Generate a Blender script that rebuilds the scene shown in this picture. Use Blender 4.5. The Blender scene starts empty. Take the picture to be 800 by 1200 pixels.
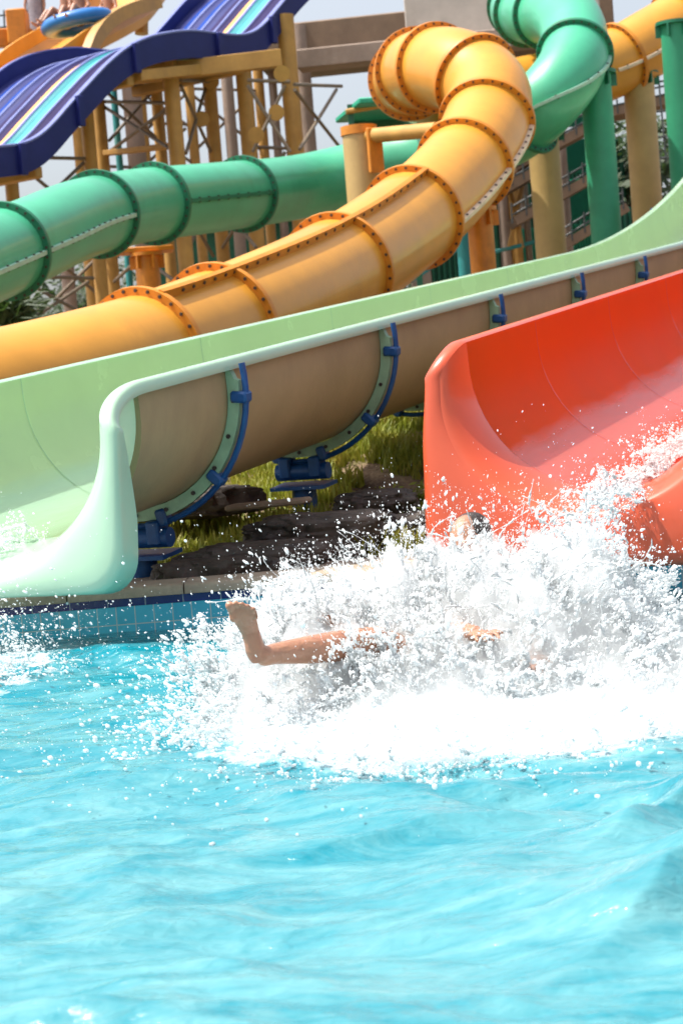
import bpy, math, random
import numpy as np
from mathutils import Vector, Matrix

random.seed(7)
rng = np.random.default_rng(11)
scene = bpy.context.scene
COL = scene.collection
R_ = math.radians

# ------------------------------------------------------------------ camera
FPX, CAMH, ROLL = 2200.0, 1.1, R_(4.5)
PITCH = math.atan2(120.0, FPX)
F = Vector((0, math.cos(PITCH), -math.sin(PITCH)))
R0 = Vector((1, 0, 0)); U0 = R0.cross(F)
RC = R0 * math.cos(ROLL) - U0 * math.sin(ROLL)
UC = R0 * math.sin(ROLL) + U0 * math.cos(ROLL)
CAM = Vector((0, 0, CAMH))

def ray(px, py):
    return F + RC * ((px - 400) / FPX) - UC * ((py - 600) / FPX)
def W(px, py, d):
    """point seen at a pixel of the photograph, d metres in front of the camera"""
    return CAM + ray(px, py) * d
def onz(px, py, z):
    r = ray(px, py)
    return CAM + r * ((z - CAMH) / r.z)

cam = bpy.data.cameras.new('camera')
cam.sensor_fit = 'VERTICAL'; cam.sensor_height = 36; cam.sensor_width = 24
cam.lens = 36 * FPX / 1200
cam.clip_start = 0.05; cam.clip_end = 3000
cam.dof.use_dof = True; cam.dof.focus_distance = 7.6; cam.dof.aperture_fstop = 5.6
camo = bpy.data.objects.new('camera', cam); COL.objects.link(camo)
M = Matrix.Identity(4)
for i, v in enumerate((RC, UC, -F)):
    M[0][i], M[1][i], M[2][i] = v
M.translation = CAM
camo.matrix_world = M
scene.camera = camo

# ------------------------------------------------------------------ light
SUN_EL, SUN_AZ = R_(64), R_(-92)           # azimuth measured from +Y towards +X
sd = Vector((math.sin(SUN_AZ) * math.cos(SUN_EL), math.cos(SUN_AZ) * math.cos(SUN_EL), math.sin(SUN_EL)))
w = bpy.data.worlds.new("World"); scene.world = w; w.use_nodes = True
nt = w.node_tree
sky = nt.nodes.new('ShaderNodeTexSky'); sky.sky_type = 'NISHITA'; sky.sun_disc = False
sky.sun_elevation = SUN_EL; sky.sun_rotation = SUN_AZ
sky.air_density = 1.0; sky.dust_density = 5.0; sky.ozone_density = 1.0
bg = nt.nodes['Background']; bg.inputs[1].default_value = 0.15
hs = nt.nodes.new('ShaderNodeHueSaturation'); hs.inputs['Saturation'].default_value = .5; hs.inputs['Value'].default_value = 1.12   # hazy summer sky
nt.links.new(sky.outputs[0], hs.inputs['Color']); nt.links.new(hs.outputs[0], bg.inputs[0])
sl = bpy.data.lights.new('sun', 'SUN'); sl.energy = 3.8; sl.angle = R_(0.5); sl.color = (1, .95, .87)
so = bpy.data.objects.new('sun', sl); COL.objects.link(so)
so.rotation_euler = (-sd).to_track_quat('-Z', 'Y').to_euler()
so.location = (0, 0, 60)
vs = scene.view_settings
vs.view_transform = 'Standard'; vs.look = 'None'; vs.gamma = 1; vs.use_curve_mapping = False
vs.exposure = 0.60

# ------------------------------------------------------------------ materials
MATS = {}
def mat(name, col, rough=.5, var=.12, scale=4.0, trans=0.0, coat=0.0, bump=0.0, bscale=40.0, tcol=None,
        stain=None, stain_amt=0.0, spec=.5, ior=1.5, metal=0.0):
    if name in MATS: return MATS[name]
    m = bpy.data.materials.new(name); m.use_nodes = True
    t = m.node_tree; N = t.nodes; L = t.links
    b = N['Principled BSDF']; out = N['Material Output']
    tc = N.new('ShaderNodeTexCoord')
    n1 = N.new('ShaderNodeTexNoise'); n1.inputs['Scale'].default_value = scale; n1.inputs['Detail'].default_value = 7
    n1.inputs['Roughness'].default_value = .62
    L.new(tc.outputs['Object'], n1.inputs['Vector'])
    cr = N.new('ShaderNodeValToRGB')
    c = np.array(col)
    lo = np.clip(c * (1 - var * 1.3), 0, 1); hi = np.clip(c * (1 + var) + var * .03, 0, 1)
    cr.color_ramp.elements[0].position = .3; cr.color_ramp.elements[1].position = .7
    cr.color_ramp.elements[0].color = (*lo, 1); cr.color_ramp.elements[1].color = (*hi, 1)
    L.new(n1.outputs['Fac'], cr.inputs[0])
    src = cr.outputs[0]
    if stain is not None:
        n2 = N.new('ShaderNodeTexNoise'); n2.inputs['Scale'].default_value = scale * .7; n2.inputs['Detail'].default_value = 9
        n2.inputs['Roughness'].default_value = .7
        mp = N.new('ShaderNodeMapping'); mp.inputs['Scale'].default_value = (1, 1, .35) if 'rock' not in name else (1, 1, 1); mp.inputs['Location'].default_value = (3, 7, 1)
        L.new(tc.outputs['Object'], mp.inputs['Vector']); L.new(mp.outputs[0], n2.inputs['Vector'])
        r2 = N.new('ShaderNodeValToRGB'); r2.color_ramp.elements[0].position = .52; r2.color_ramp.elements[1].position = .75
        L.new(n2.outputs['Fac'], r2.inputs[0])
        mu = N.new('ShaderNodeMath'); mu.operation = 'MULTIPLY'; mu.inputs[1].default_value = stain_amt
        L.new(r2.outputs[0], mu.inputs[0])
        mx = N.new('ShaderNodeMix'); mx.data_type = 'RGBA'
        L.new(mu.outputs[0], mx.inputs['Factor']); L.new(src, mx.inputs[6]); mx.inputs[7].default_value = (*stain, 1)
        src = mx.outputs[2]
    L.new(src, b.inputs['Base Color'])
    b.inputs['Roughness'].default_value = rough
    b.inputs['IOR'].default_value = ior
    b.inputs['Metallic'].default_value = metal
    b.inputs['Specular IOR Level'].default_value = spec
    if coat: b.inputs['Coat Weight'].default_value = coat; b.inputs['Coat Roughness'].default_value = .12
    # uneven gloss
    rr = N.new('ShaderNodeMapRange'); rr.inputs[3].default_value = max(.02, rough - .08); rr.inputs[4].default_value = min(1, rough + .12)
    L.new(n1.outputs['Fac'], rr.inputs[0]); L.new(rr.outputs[0], b.inputs['Roughness'])
    if bump:
        n3 = N.new('ShaderNodeTexNoise'); n3.inputs['Scale'].default_value = bscale; n3.inputs['Detail'].default_value = 6
        L.new(tc.outputs['Object'], n3.inputs['Vector'])
        bp = N.new('ShaderNodeBump'); bp.inputs['Strength'].default_value = bump; bp.inputs['Distance'].default_value = .02
        L.new(n3.outputs['Fac'], bp.inputs['Height']); L.new(bp.outputs[0], b.inputs['Normal'])
    if trans:
        tr = N.new('ShaderNodeBsdfTranslucent')
        tr.inputs[0].default_value = (*(tcol or col), 1)
        ms = N.new('ShaderNodeMixShader'); ms.inputs[0].default_value = trans
        L.new(b.outputs[0], ms.inputs[1]); L.new(tr.outputs[0], ms.inputs[2]); L.new(ms.outputs[0], out.inputs[0])
    MATS[name] = m
    return m

YEL = mat('yellow_fibreglass', (.68, .30, .030), .40, .10, 1.3, coat=.25, stain=(.50, .20, .03), stain_amt=.55, bump=.05, bscale=9)
YFL = mat('orange_flange', (.62, .22, .015), .45, .15, 5, stain=(.25, .09, .02), stain_amt=.5)
GRN = mat('green_fibreglass', (.06, .42, .24), .40, .10, 1.2, coat=.25, stain=(.035, .25, .11), stain_amt=.6, bump=.05, bscale=9)
GFL = mat('green_flange', (.012, .17, .09), .45, .15, 5)
BOLT = mat('dark_bolt', (.05, .035, .03), .5, .3, 30)
PALE = mat('pale_seam', (.72, .58, .42), .5, .15, 6)
SEAMGREEN = mat('pale_green_seam', (.34, .58, .46), .5, .15, 6)
MINT = mat('mint_fibreglass', (.57, .76, .46), .24, .05, 1.1, trans=.36, tcol=(.74, .92, .48), coat=.3)
MINTRIM = mat('pale_mint_rim', (.50, .72, .56), .35, .08, 3, coat=.3)
MINTLIP = mat('mint_lip', (.48, .71, .51), .22, .05, 1.4, trans=.12, coat=.5)
TANOUT = mat('beige_gelcoat_underside', (.46, .33, .17), .5, .12, 1.6, stain=(.33, .22, .13), stain_amt=.5, bump=.08, bscale=16)
MINTFL = mat('mint_flange', (.36, .56, .36), .5, .15, 7, stain=(.2, .25, .14), stain_amt=.5)
BLUE = mat('blue_steel_paint', (.008, .085, .28), .38, .2, 8, stain=(.02, .03, .06), stain_amt=.4)
RED = mat('red_fibreglass', (.82, .13, .008), .42, .06, 1.2, trans=.48, tcol=(1.0, .25, .002), coat=.01, spec=.12, stain=(.72, .06, .02), stain_amt=.35)
REDLIP = mat('red_lip', (.68, .095, .035), .30, .07, 2.0, trans=.12, tcol=(1, .15, .03), coat=.45, stain=(.85, .2, .1), stain_amt=.4)
REDOUT = mat('red_outer', (.5, .06, .03), .5, .15, 3)
NAVY = mat('navy_fibreglass', (.012, .018, .13), .42, .12, 2, spec=.25)
LBLUE = mat('blue_lane', (.012, .055, .30), .5, .12, 2, spec=.06)
LILAC = mat('lilac_divider', (.17, .20, .44), .5, .1, 3, spec=.2)
LMINT = mat('mint_lane', (.09, .52, .46), .5, .1, 2, spec=.06)
LTEAL = mat('teal_lane_side', (.0, .22, .25), .35, .1, 2)
LORG = mat('orange_lane', (.80, .44, .16), .35, .1, 2, spec=.06)
LPURP = mat('purple_lane', (.03, .022, .085), .5, .15, 2, spec=.06)
OCHRE = mat('ochre_steel_paint', (.50, .27, .06), .5, .15, 2.5, stain=(.33, .17, .05), stain_amt=.5, bump=.04)
TANCOL = mat('tan_column_paint', (.50, .34, .13), .5, .12, 1.8, stain=(.34, .22, .09), stain_amt=.5, bump=.05, bscale=12)
GRNCOL = mat('green_column_paint', (.03, .30, .16), .45, .12, 1.8, stain=(.02, .17, .09), stain_amt=.5, bump=.05, bscale=12)
TEALP = mat('teal_steel_paint', (.02, .24, .24), .5, .15, 3, stain=(.5, .3, .05), stain_amt=.3)
TAUPE = mat('taupe_concrete', (.33, .25, .20), .8, .15, 2, stain=(.2, .14, .1), stain_amt=.5, bump=.2, bscale=20)
CONC = mat('pale_concrete', (.48, .43, .38), .8, .12, 2, stain=(.3, .25, .2), stain_amt=.4, bump=.2)
BROWN = mat('brown_soffit', (.21, .14, .09), .8, .15, 2)
ROD = mat('brown_rod_paint', (.20, .15, .10), .5, .2, 6)
DKGRN = mat('dark_green_sheet', (.012, .13, .075), .5, .2, 3)
JADE = mat('jade_roof_sheet', (.02, .36, .22), .45, .12, 2)
STEEL = mat('dark_railing_steel', (.05, .06, .06), .5, .2, 6)
ROCK = mat('dark_wet_rock', (.060, .045, .035), .6, .6, 5, stain=(.11, .085, .06), stain_amt=.5, bump=1.0, bscale=14)
PLANK = mat('weathered_slab', (.36, .27, .18), .8, .25, 4, stain=(.12, .08, .05), stain_amt=.6, bump=.5, bscale=30)
SKIN = mat('skin', (.40, .19, .11), .42, .10, 14, stain=(.46, .13, .08), stain_amt=.55, bump=.3, bscale=60)
SKIN.node_tree.nodes['Principled BSDF'].inputs['Subsurface Weight'].default_value = .25
SKIN.node_tree.nodes['Principled BSDF'].inputs['Subsurface Radius'].default_value = (.012, .005, .003)
SKIN.node_tree.nodes['Principled BSDF'].inputs['Coat Weight'].default_value = .35
HAIR = mat('wet_dark_hair', (.03, .018, .012), .3, .4, 30, bump=.6, bscale=90)
CLOTH = mat('dark_swim_cloth', (.03, .04, .08), .8, .2, 20)
CLOTH2 = mat('grey_wrap_cloth', (.3, .27, .3), .9, .2, 12)
RAFT = mat('blue_raft_vinyl', (.01, .16, .48), .3, .1, 3, coat=.3)
LEAF = mat('dark_tree_leaf', (.035, .065, .02), .6, .5, 1.5, trans=.25, tcol=(.08, .16, .03))
BARK = mat('tree_bark', (.12, .085, .055), .9, .3, 8, bump=.6)
WEED = mat('weed_leaf', (.36, .44, .05), .55, .5, 3, trans=.3, tcol=(.35, .45, .05))

# ------------------------------------------------------------------ mesh helpers
class MB:
    def __init__(s): s.v = []; s.f = []; s.m = []
    def add(s, vs_, fs, mi=0):
        o = len(s.v); s.v.extend([tuple(x) for x in vs_])
        for f in fs: s.f.append([i + o for i in f]); s.m.append(mi)
    def box(s, c, ax, ay, az, mi=0, bev=.0):
        """box with half-axis vectors; small bevel if asked"""
        c, ax, ay, az = Vector(c), Vector(ax), Vector(ay), Vector(az)
        if bev <= 0:
            P = [c + ax * i + ay * j + az * k for i in (-1, 1) for j in (-1, 1) for k in (-1, 1)]
            s.add(P, [(0, 1, 3, 2), (4, 6, 7, 5), (0, 4, 5, 1), (2, 3, 7, 6), (0, 2, 6, 4), (1, 5, 7, 3)], mi)
        else:
            lx, ly, lz = ax.length, ay.length, az.length
            bx, by, bz = [max(.05, 1 - bev / l) for l in (lx, ly, lz)]
            P = []
            for k, q, h in ((-1, bz, 1), (-1, 1, bz), (1, 1, bz), (1, bz, 1)):
                pass
            # three stacked octagon-like rings
            def ring(sx, sy, z):
                r = []
                for (i, j) in ((-1, -1), (1, -1), (1, 1), (-1, 1)):
                    if i * j > 0: pts = ((i * sx * 1, j * sy * by), (i * sx * bx, j * sy)) if i > 0 else ((i * sx, j * sy * by), (i * sx * bx, j * sy))
                    else: pts = ((i * sx * bx, j * sy), (i * sx, j * sy * by))
                    r.extend(pts)
                r.sort(key=lambda p: math.atan2(p[1], p[0]))
                return [c + ax * p[0] + ay * p[1] + az * z for p in r]
            rs = [ring(bx, by, -1), ring(1, 1, -bz), ring(1, 1, bz), ring(bx, by, 1)]
            s.loft(rs, True, True, mi)
    def loft(s, rings, closed=True, caps=False, mi=0):
        n = len(rings[0]); o = len(s.v)
        for r in rings: s.v.extend([tuple(p) for p in r])
        for i in range(len(rings) - 1):
            for j in range(n if closed else n - 1):
                a = o + i * n + j; b = o + i * n + (j + 1) % n
                s.f.append([a, b, b + n, a + n]); s.m.append(mi)
        if caps:
            s.f.append(list(range(o, o + n))[::-1]); s.m.append(mi)
            e = o + (len(rings) - 1) * n
            s.f.append(list(range(e, e + n))); s.m.append(mi)
    def cyl(s, a, b, r0, r1=None, n=14, mi=0, caps=True):
        a, b = Vector(a), Vector(b); r1 = r0 if r1 is None else r1
        d = (b - a).normalized(); u = d.orthogonal().normalized(); v = d.cross(u)
        rs = []
        for p, r in ((a, r0), (b, r1)):
            rs.append([p + u * r * math.cos(t) + v * r * math.sin(t) for t in np.linspace(0, 2 * math.pi, n, endpoint=False)])
        s.loft(rs, True, caps, mi)
    def capsule(s, a, b, r0, r1, n=14, k=5):
        a, b = Vector(a), Vector(b); d = (b - a).normalized(); u = d.orthogonal().normalized(); v = d.cross(u)
        rs = []
        def ring(p, r): rs.append([p + u * r * math.cos(t) + v * r * math.sin(t) for t in np.linspace(0, 2 * math.pi, n, endpoint=False)])
        for i in range(k): t = -math.pi / 2 + (i + .15) / k * math.pi / 2; ring(a + d * r0 * math.sin(t), r0 * math.cos(t))
        ring(a, r0); ring(b, r1)
        for i in range(k): t = (i + .85) / k * math.pi / 2; ring(b + d * r1 * math.sin(t), r1 * math.cos(t))
        s.loft(rs, True, True)
    def chain(s, pts, radii, n=14):
        for i in range(len(pts) - 1): s.capsule(pts[i], pts[i + 1], radii[i], radii[i + 1], n)
    def ellipsoid(s, c, ax, ay, az, n=16, k=10):
        c, ax, ay, az = map(Vector, (c, ax, ay, az)); rs = []
        for i in range(k):
            t = -math.pi / 2 + (i + .3) / (k - .4) * math.pi
            rs.append([c + az * math.sin(t) + (ax * math.cos(q) + ay * math.sin(q)) * math.cos(t) for q in np.linspace(0, 2 * math.pi, n, endpoint=False)])
        s.loft(rs, True, True)
    def sweep(s, path, frames, prof, closed=True, caps=True, mi=0):
        rs = []
        for p, (r, u) in zip(path, frames): rs.append([p + r * a + u * b for a, b in prof])
        s.loft(rs, closed, caps, mi)
    def build(s, name, mats, parent=None, smooth=True, angle=35, weld=False):
        me = bpy.data.meshes.new(name); me.from_pydata(s.v, [], s.f)
        if not isinstance(mats, (list, tuple)): mats = [mats]
        for m in mats: me.materials.append(m)
        me.polygons.foreach_set('material_index', s.m)
        import bmesh
        bm = bmesh.new(); bm.from_mesh(me)
        if weld: bmesh.ops.remove_doubles(bm, verts=bm.verts, dist=.0008)
        bmesh.ops.recalc_face_normals(bm, faces=bm.faces); bm.to_mesh(me); bm.free()
        if smooth:
            me.polygons.foreach_set('use_smooth', [True] * len(me.polygons))
            me.set_sharp_from_angle(angle=R_(angle))
        me.update()
        return link(name, me, parent)

def link(name, me, parent=None):
    o = bpy.data.objects.new(name, me); COL.objects.link(o)
    if parent is not None:
        o.parent = parent
        o.matrix_parent_inverse = Matrix.Translation(-parent.location)
    return o

def tag(o, label=None, cat=None, group=None, kind=None):
    if label: o['label'] = label
    if cat: o['category'] = cat
    if group: o['group'] = group
    if kind: o['kind'] = kind
    return o
def thing(name, loc, label, cat, group=None):
    o = bpy.data.objects.new(name, None); COL.objects.link(o); o.location = loc; o.empty_display_size = .2
    return tag(o, label, cat, group)

def grid_mesh(name, X, Y, Z, mats, smooth=True, parent=None, flip=False):
    ny, nx = X.shape
    v = np.stack([X, Y, Z], -1).reshape(-1, 3).astype(np.float32)
    idx = np.arange(nx * ny).reshape(ny, nx)
    q = np.stack([idx[:-1, :-1], idx[:-1, 1:], idx[1:, 1:], idx[1:, :-1]], -1).reshape(-1, 4)
    if flip: q = q[:, ::-1]
    me = bpy.data.meshes.new(name)
    fast_mesh(me, v, q)
    for m in (mats if isinstance(mats, (list, tuple)) else [mats]): me.materials.append(m)
    me.polygons.foreach_set('use_smooth', np.full(len(q), smooth))
    return link(name, me, parent)
def fast_mesh(me, v, q):
    k = q.shape[1]
    me.vertices.add(len(v)); me.vertices.foreach_set('co', np.ascontiguousarray(v, dtype=np.float32).ravel())
    me.loops.add(q.size); me.loops.foreach_set('vertex_index', np.ascontiguousarray(q, dtype=np.int32).ravel())
    me.polygons.add(len(q)); me.polygons.foreach_set('loop_start', np.arange(0, q.size, k, dtype=np.int32))
    me.update(calc_edges=True); me.validate()

# numpy gradient noise
_perm = np.random.default_rng(3).permutation(256); _perm = np.concatenate([_perm, _perm, _perm])
_g = np.random.default_rng(4).normal(size=(256, 3)); _g /= np.linalg.norm(_g, axis=1)[:, None]
def pnoise(x, y, z):
    x, y, z = np.broadcast_arrays(np.asarray(x, float), np.asarray(y, float), np.asarray(z, float))
    xi, yi, zi = np.floor(x).astype(int), np.floor(y).astype(int), np.floor(z).astype(int)
    xf, yf, zf = x - xi, y - yi, z - zi
    fd = lambda t: t * t * t * (t * (t * 6 - 15) + 10)
    u, v, ww = fd(xf), fd(yf), fd(zf)
    def gr(i, j, k):
        h = _perm[_perm[_perm[(xi + i) & 255] + ((yi + j) & 255)] + ((zi + k) & 255)]
        g = _g[h]; return g[..., 0] * (xf - i) + g[..., 1] * (yf - j) + g[..., 2] * (zf - k)
    l = lambda a, b, t: a + (b - a) * t
    return l(l(l(gr(0, 0, 0), gr(1, 0, 0), u), l(gr(0, 1, 0), gr(1, 1, 0), u), v),
             l(l(gr(0, 0, 1), gr(1, 0, 1), u), l(gr(0, 1, 1), gr(1, 1, 1), u), v), ww) * 1.5
def fbm(x, y, z, o=4, g=.5):
    a, s, t = 1.0, 0.0, 1.0
    for i in range(o): s = s + a * pnoise(x * t + i * 17.3, y * t + i * 5.1, z * t - i * 3.7); a *= g; t *= 2.03
    return s
def sstep(a, b, x):
    t = np.clip((x - a) / (b - a), 0, 1); return t * t * (3 - 2 * t)

def spline(pts, n=12):
    """Catmull-Rom through the points"""
    P = [Vector(p) for p in pts]; P = [P[0] * 2 - P[1]] + P + [P[-1] * 2 - P[-2]]
    out = []
    for i in range(1, len(P) - 2):
        a, b, c, d = P[i - 1], P[i], P[i + 1], P[i + 2]
        for k in range(n):
            t = k / n
            out.append(.5 * ((2 * b) + (c - a) * t + (2 * a - 5 * b + 4 * c - d) * t * t + (3 * b - a - 3 * c + d) * t ** 3))
    out.append(P[-2]); return out
def frames_up(path):
    """frames whose second axis stays closest to world up"""
    fr = []
    for i in range(len(path)):
        d = (path[min(i + 1, len(path) - 1)] - path[max(i - 1, 0)]).normalized()
        r = d.cross(Vector((0, 0, 1))).normalized(); fr.append((r, r.cross(d).normalized()))
    return fr
def near_index(path, px, py):
    best, bi = 1e9, 0
    for i, p in enumerate(path):
        v = p - CAM; d = v.dot(F); x = 400 + FPX * v.dot(RC) / d; y = 600 - FPX * v.dot(UC) / d
        e = (x - px) ** 2 + (y - py) ** 2
        if e < best: best, bi = e, i
    return bi

# ------------------------------------------------------------------ ground
EDGE = 9.85
def ground_h(x, y):
    h = .20 + .80 * sstep(11.6, 17, y) + .25 * sstep(17, 40, y)
    k = sstep(10.2, 11.2, y)
    return h + k * (.10 * fbm(x * .7, y * .7, 0, 4) + .03 * fbm(x * 4, y * 4, 3, 3))
def ground_mat():
    m = bpy.data.materials.new('soil_and_dry_grass'); m.use_nodes = True
    t = m.node_tree; N = t.nodes; L = t.links; b = N['Principled BSDF']; b.inputs['Roughness'].default_value = .95
    tc = N.new('ShaderNodeTexCoord')
    n = N.new('ShaderNodeTexNoise'); n.inputs['Scale'].default_value = 1.6; n.inputs['Detail'].default_value = 9; n.inputs['Roughness'].default_value = .7
    L.new(tc.outputs['Object'], n.inputs['Vector'])
    cr = N.new('ShaderNodeValToRGB'); e = cr.color_ramp.elements
    e[0].position = .3; e[0].color = (.05, .033, .02, 1); e[1].position = .72; e[1].color = (.13, .15, .03, 1)
    x = e.new(.45); x.color = (.15, .10, .06, 1); x = e.new(.56); x.color = (.24, .17, .10, 1)
    L.new(n.outputs['Fac'], cr.inputs[0]); L.new(cr.outputs[0], b.inputs['Base Color'])
    n2 = N.new('ShaderNodeTexNoise'); n2.inputs['Scale'].default_value = 22; n2.inputs['Detail'].default_value = 8
    L.new(tc.outputs['Object'], n2.inputs['Vector'])
    bp = N.new('ShaderNodeBump'); bp.inputs['Strength'].default_value = .9; bp.inputs['Distance'].default_value = .05
    L.new(n2.outputs['Fac'], bp.inputs['Height']); L.new(bp.outputs[0], b.inputs['Normal'])
    return m
xs = np.unique(np.concatenate([np.linspace(-400, -6, 30), np.linspace(-6, 10, 180), np.linspace(10, 400, 30)]))
ys = np.unique(np.concatenate([np.linspace(10.12, 20, 120), np.linspace(20, 60, 40), np.geomspace(60, 900, 20)]))
X, Y = np.meshgrid(xs, ys)
tag(grid_mesh('ground', X, Y, ground_h(X, Y), ground_mat()), kind='structure')

# ------------------------------------------------------------------ pool edge
def tile_mat():
    m = bpy.data.materials.new('pool_tile'); m.use_nodes = True
    t = m.node_tree; N = t.nodes; L = t.links; b = N['Principled BSDF']; b.inputs['Roughness'].default_value = .15
    tc = N.new('ShaderNodeTexCoord'); mp = N.new('ShaderNodeMapping'); mp.inputs['Rotation'].default_value = (R_(90), 0, 0)
    mp.inputs['Location'].default_value = (.03, -.145, 0)
    L.new(tc.outputs['Object'], mp.inputs[0])
    br = N.new('ShaderNodeTexBrick'); br.offset = 0; br.inputs['Scale'].default_value = 1
    br.inputs['Brick Width'].default_value = .1; br.inputs['Row Height'].default_value = .1; br.inputs['Mortar Size'].default_value = .003
    br.inputs['Color1'].default_value = (.07, .50, .70, 1); br.inputs['Color2'].default_value = (.10, .60, .78, 1); br.inputs['Mortar'].default_value = (.52, .66, .66, 1)
    L.new(mp.outputs[0], br.inputs['Vector']); L.new(br.outputs['Color'], b.inputs['Base Color'])
    bp = N.new('ShaderNodeBump'); bp.invert = True; bp.inputs['Strength'].default_value = .4; bp.inputs['Distance'].default_value = .003
    L.new(br.outputs['Fac'], bp.inputs['Height']); L.new(bp.outputs[0], b.inputs['Normal'])
    return m
def strip_mat():
    m = bpy.data.materials.new('dark_blue_border_tile'); m.use_nodes = True
    t = m.node_tree; N = t.nodes; L = t.links; b = N['Principled BSDF']; b.inputs['Roughness'].default_value = .2
    tc = N.new('ShaderNodeTexCoord'); mp = N.new('ShaderNodeMapping'); mp.inputs['Rotation'].default_value = (R_(90), 0, 0); mp.inputs['Location'].default_value = (.07, .35, 0)
    L.new(tc.outputs['Object'], mp.inputs[0])
    br = N.new('ShaderNodeTexBrick'); br.offset = 0; br.inputs['Brick Width'].default_value = .2; br.inputs['Row Height'].default_value = 1.2; br.inputs['Mortar Size'].default_value = .003; br.inputs['Scale'].default_value = 1
    br.inputs['Color1'].default_value = (.01, .02, .15, 1); br.inputs['Color2'].default_value = (.015, .03, .2, 1); br.inputs['Mortar'].default_value = (.3, .35, .4, 1)
    L.new(mp.outputs[0], br.inputs['Vector']); L.new(br.outputs['Color'], b.inputs['Base Color'])
    return m
m_ = MB(); m_.box((0, EDGE + .25, -.66), (30, 0, 0), (0, .2, 0), (0, 0, .81))
tag(m_.build('pool_wall', tile_mat(), smooth=False), kind='structure')
m_ = MB(); m_.box((0, EDGE + .247, .172), (30, 0, 0), (0, .2, 0), (0, 0, .021))
tag(m_.build('pool_border_strip', strip_mat(), smooth=False), kind='structure')
def slab_mat():
    m = mat('coping_stone', (.44, .36, .27), .75, .2, 3, stain=(.24, .18, .12), stain_amt=.6, bump=.3, bscale=50)
    return m
m_ = MB()
x = -30.0
while x < 30:                      # coping stones
    L_ = .62
    prof = [(0, 0), (0, .035), (.012, .05), (.03, .055), (.34, .056), (.34, 0)]
    rs = [[Vector((xx, EDGE + .02 + a, .196 + b_)) for a, b_ in prof] for xx in (x + .004, x + L_ - .004)]
    m_.loft(rs, True, True); x += L_
tag(m_.build('pool_coping', slab_mat(), angle=50), kind='structure')
m_ = MB(); m_.box((0, EDGE + .66, .12), (30, 0, 0), (0, .30, 0), (0, 0, .115))
tag(m_.build('pool_deck', mat('deck_stone', (.30, .24, .19), .8, .2, 2, stain=(.14, .10, .07), stain_amt=.6, bump=.4, bscale=25), smooth=False), kind='structure')
m_ = MB(); m_.box((0, -8, -.2), (40, 0, 0), (0, 9.3, 0), (0, 0, .42))
tag(m_.build('near_pool_deck', MATS['coping_stone'], smooth=False), kind='structure')

# ------------------------------------------------------------------ water
SPX, SPY = .28, 6.55                # middle of the splash
def splash_env(x, y):
    """outline of the splash on the water, 1 inside"""
    a = np.where(x < SPX, (SPX - x) / .78, (x - SPX) / 1.25)
    b = np.where(y < SPY, (SPY - y) / .98, (y - SPY) / 1.1)
    return a * a + b * b
def water_h(x, y):
    r = np.random.default_rng(21)
    h = np.zeros_like(x)
    wx = x + .18 * fbm(x * .9, y * .9, 1.0, 2); wy = y + .18 * fbm(x * .9 + 9, y * .9, 4.0, 2)
    for i in range(70):
        lam = .07 * (1.1 / .07) ** r.random()
        th = r.normal(R_(78), R_(30)); k = 2 * math.pi / lam
        amp = .0050 * lam
        ph = k * (math.cos(th) * wx + math.sin(th) * wy) + r.random() * 6.28
        s_ = np.sin(ph)
        h = h + amp * (1 - 2 * np.abs(np.sin(ph / 2)) ** 1.0 + .36 if i % 3 == 0 else s_)
    h = h + .009 * fbm(x * 3.2, y * 5.5, 8, 5, .6) + .020 * fbm(x * .9, y * 1.3, 2, 2)
    # the big chop thrown out to the right of the splash
    for (x0, y0, dx, dy, wdt, ln, a) in ((.78, 4.05, .62, .78, .08, .5, .12), (.92, 4.75, .75, .66, .09, .5, .115), (.25, 4.75, .96, .28, .06, .5, .035), (-.7, 5.6, .95, -.3, .1, .5, .04)):
        u = (x - x0) * dx + (y - y0) * dy; v = -(x - x0) * dy + (y - y0) * dx
        v = v + .05 * fbm(x * 3, y * 3, 5, 2)
        prof = np.where(v > 0, np.exp(-np.abs(v / (wdt * 2.2)) ** 1.2), np.exp(-np.abs(v / wdt) ** 1.3))
        h = h + a * prof * np.exp(-(u / ln) ** 2)
    h = h + .07 * sstep(8.0, 9.7, y)
    e = splash_env(x, y)
    h = h * (1 + .8 * np.exp(-e)) + .05 * np.exp(-e * .7)
    return h * sstep(EDGE + .2, EDGE - 1.2, y) * .82 + h * .18
def foam_amount(x, y):
    e = splash_env(x, y)
    n = fbm(x * 2.2, y * 3.2, 0, 5, .6); n2 = fbm(x * 7, y * 9, 6, 4, .65)
    f = sstep(1.6, .7, e + .5 * n + .25 * n2)
    # streaky drift of foam in front and left of the splash
    st = sstep(.35, .75, n2 * .8 + n * .5 + .45 * np.exp(-np.abs(e - 1) * .55))
    dl = np.hypot((x + 2.1) / .8, (y - 8.7) / 1.1)
    f2 = sstep(1.2, .4, dl + .5 * n2)
    return np.clip(.72 * f + .22 * st + .7 * f2, 0, 1)
xs = np.unique(np.concatenate([np.linspace(-30, -2.6, 60), np.linspace(-2.6, 2.8, 760), np.linspace(2.8, 30, 60)]))
ys = np.unique(np.concatenate([np.linspace(1.0, 3.0, 60), np.linspace(3.0, EDGE + .06, 900)]))
X, Y = np.meshgrid(xs, ys)
WZ = water_h(X, Y)
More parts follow.
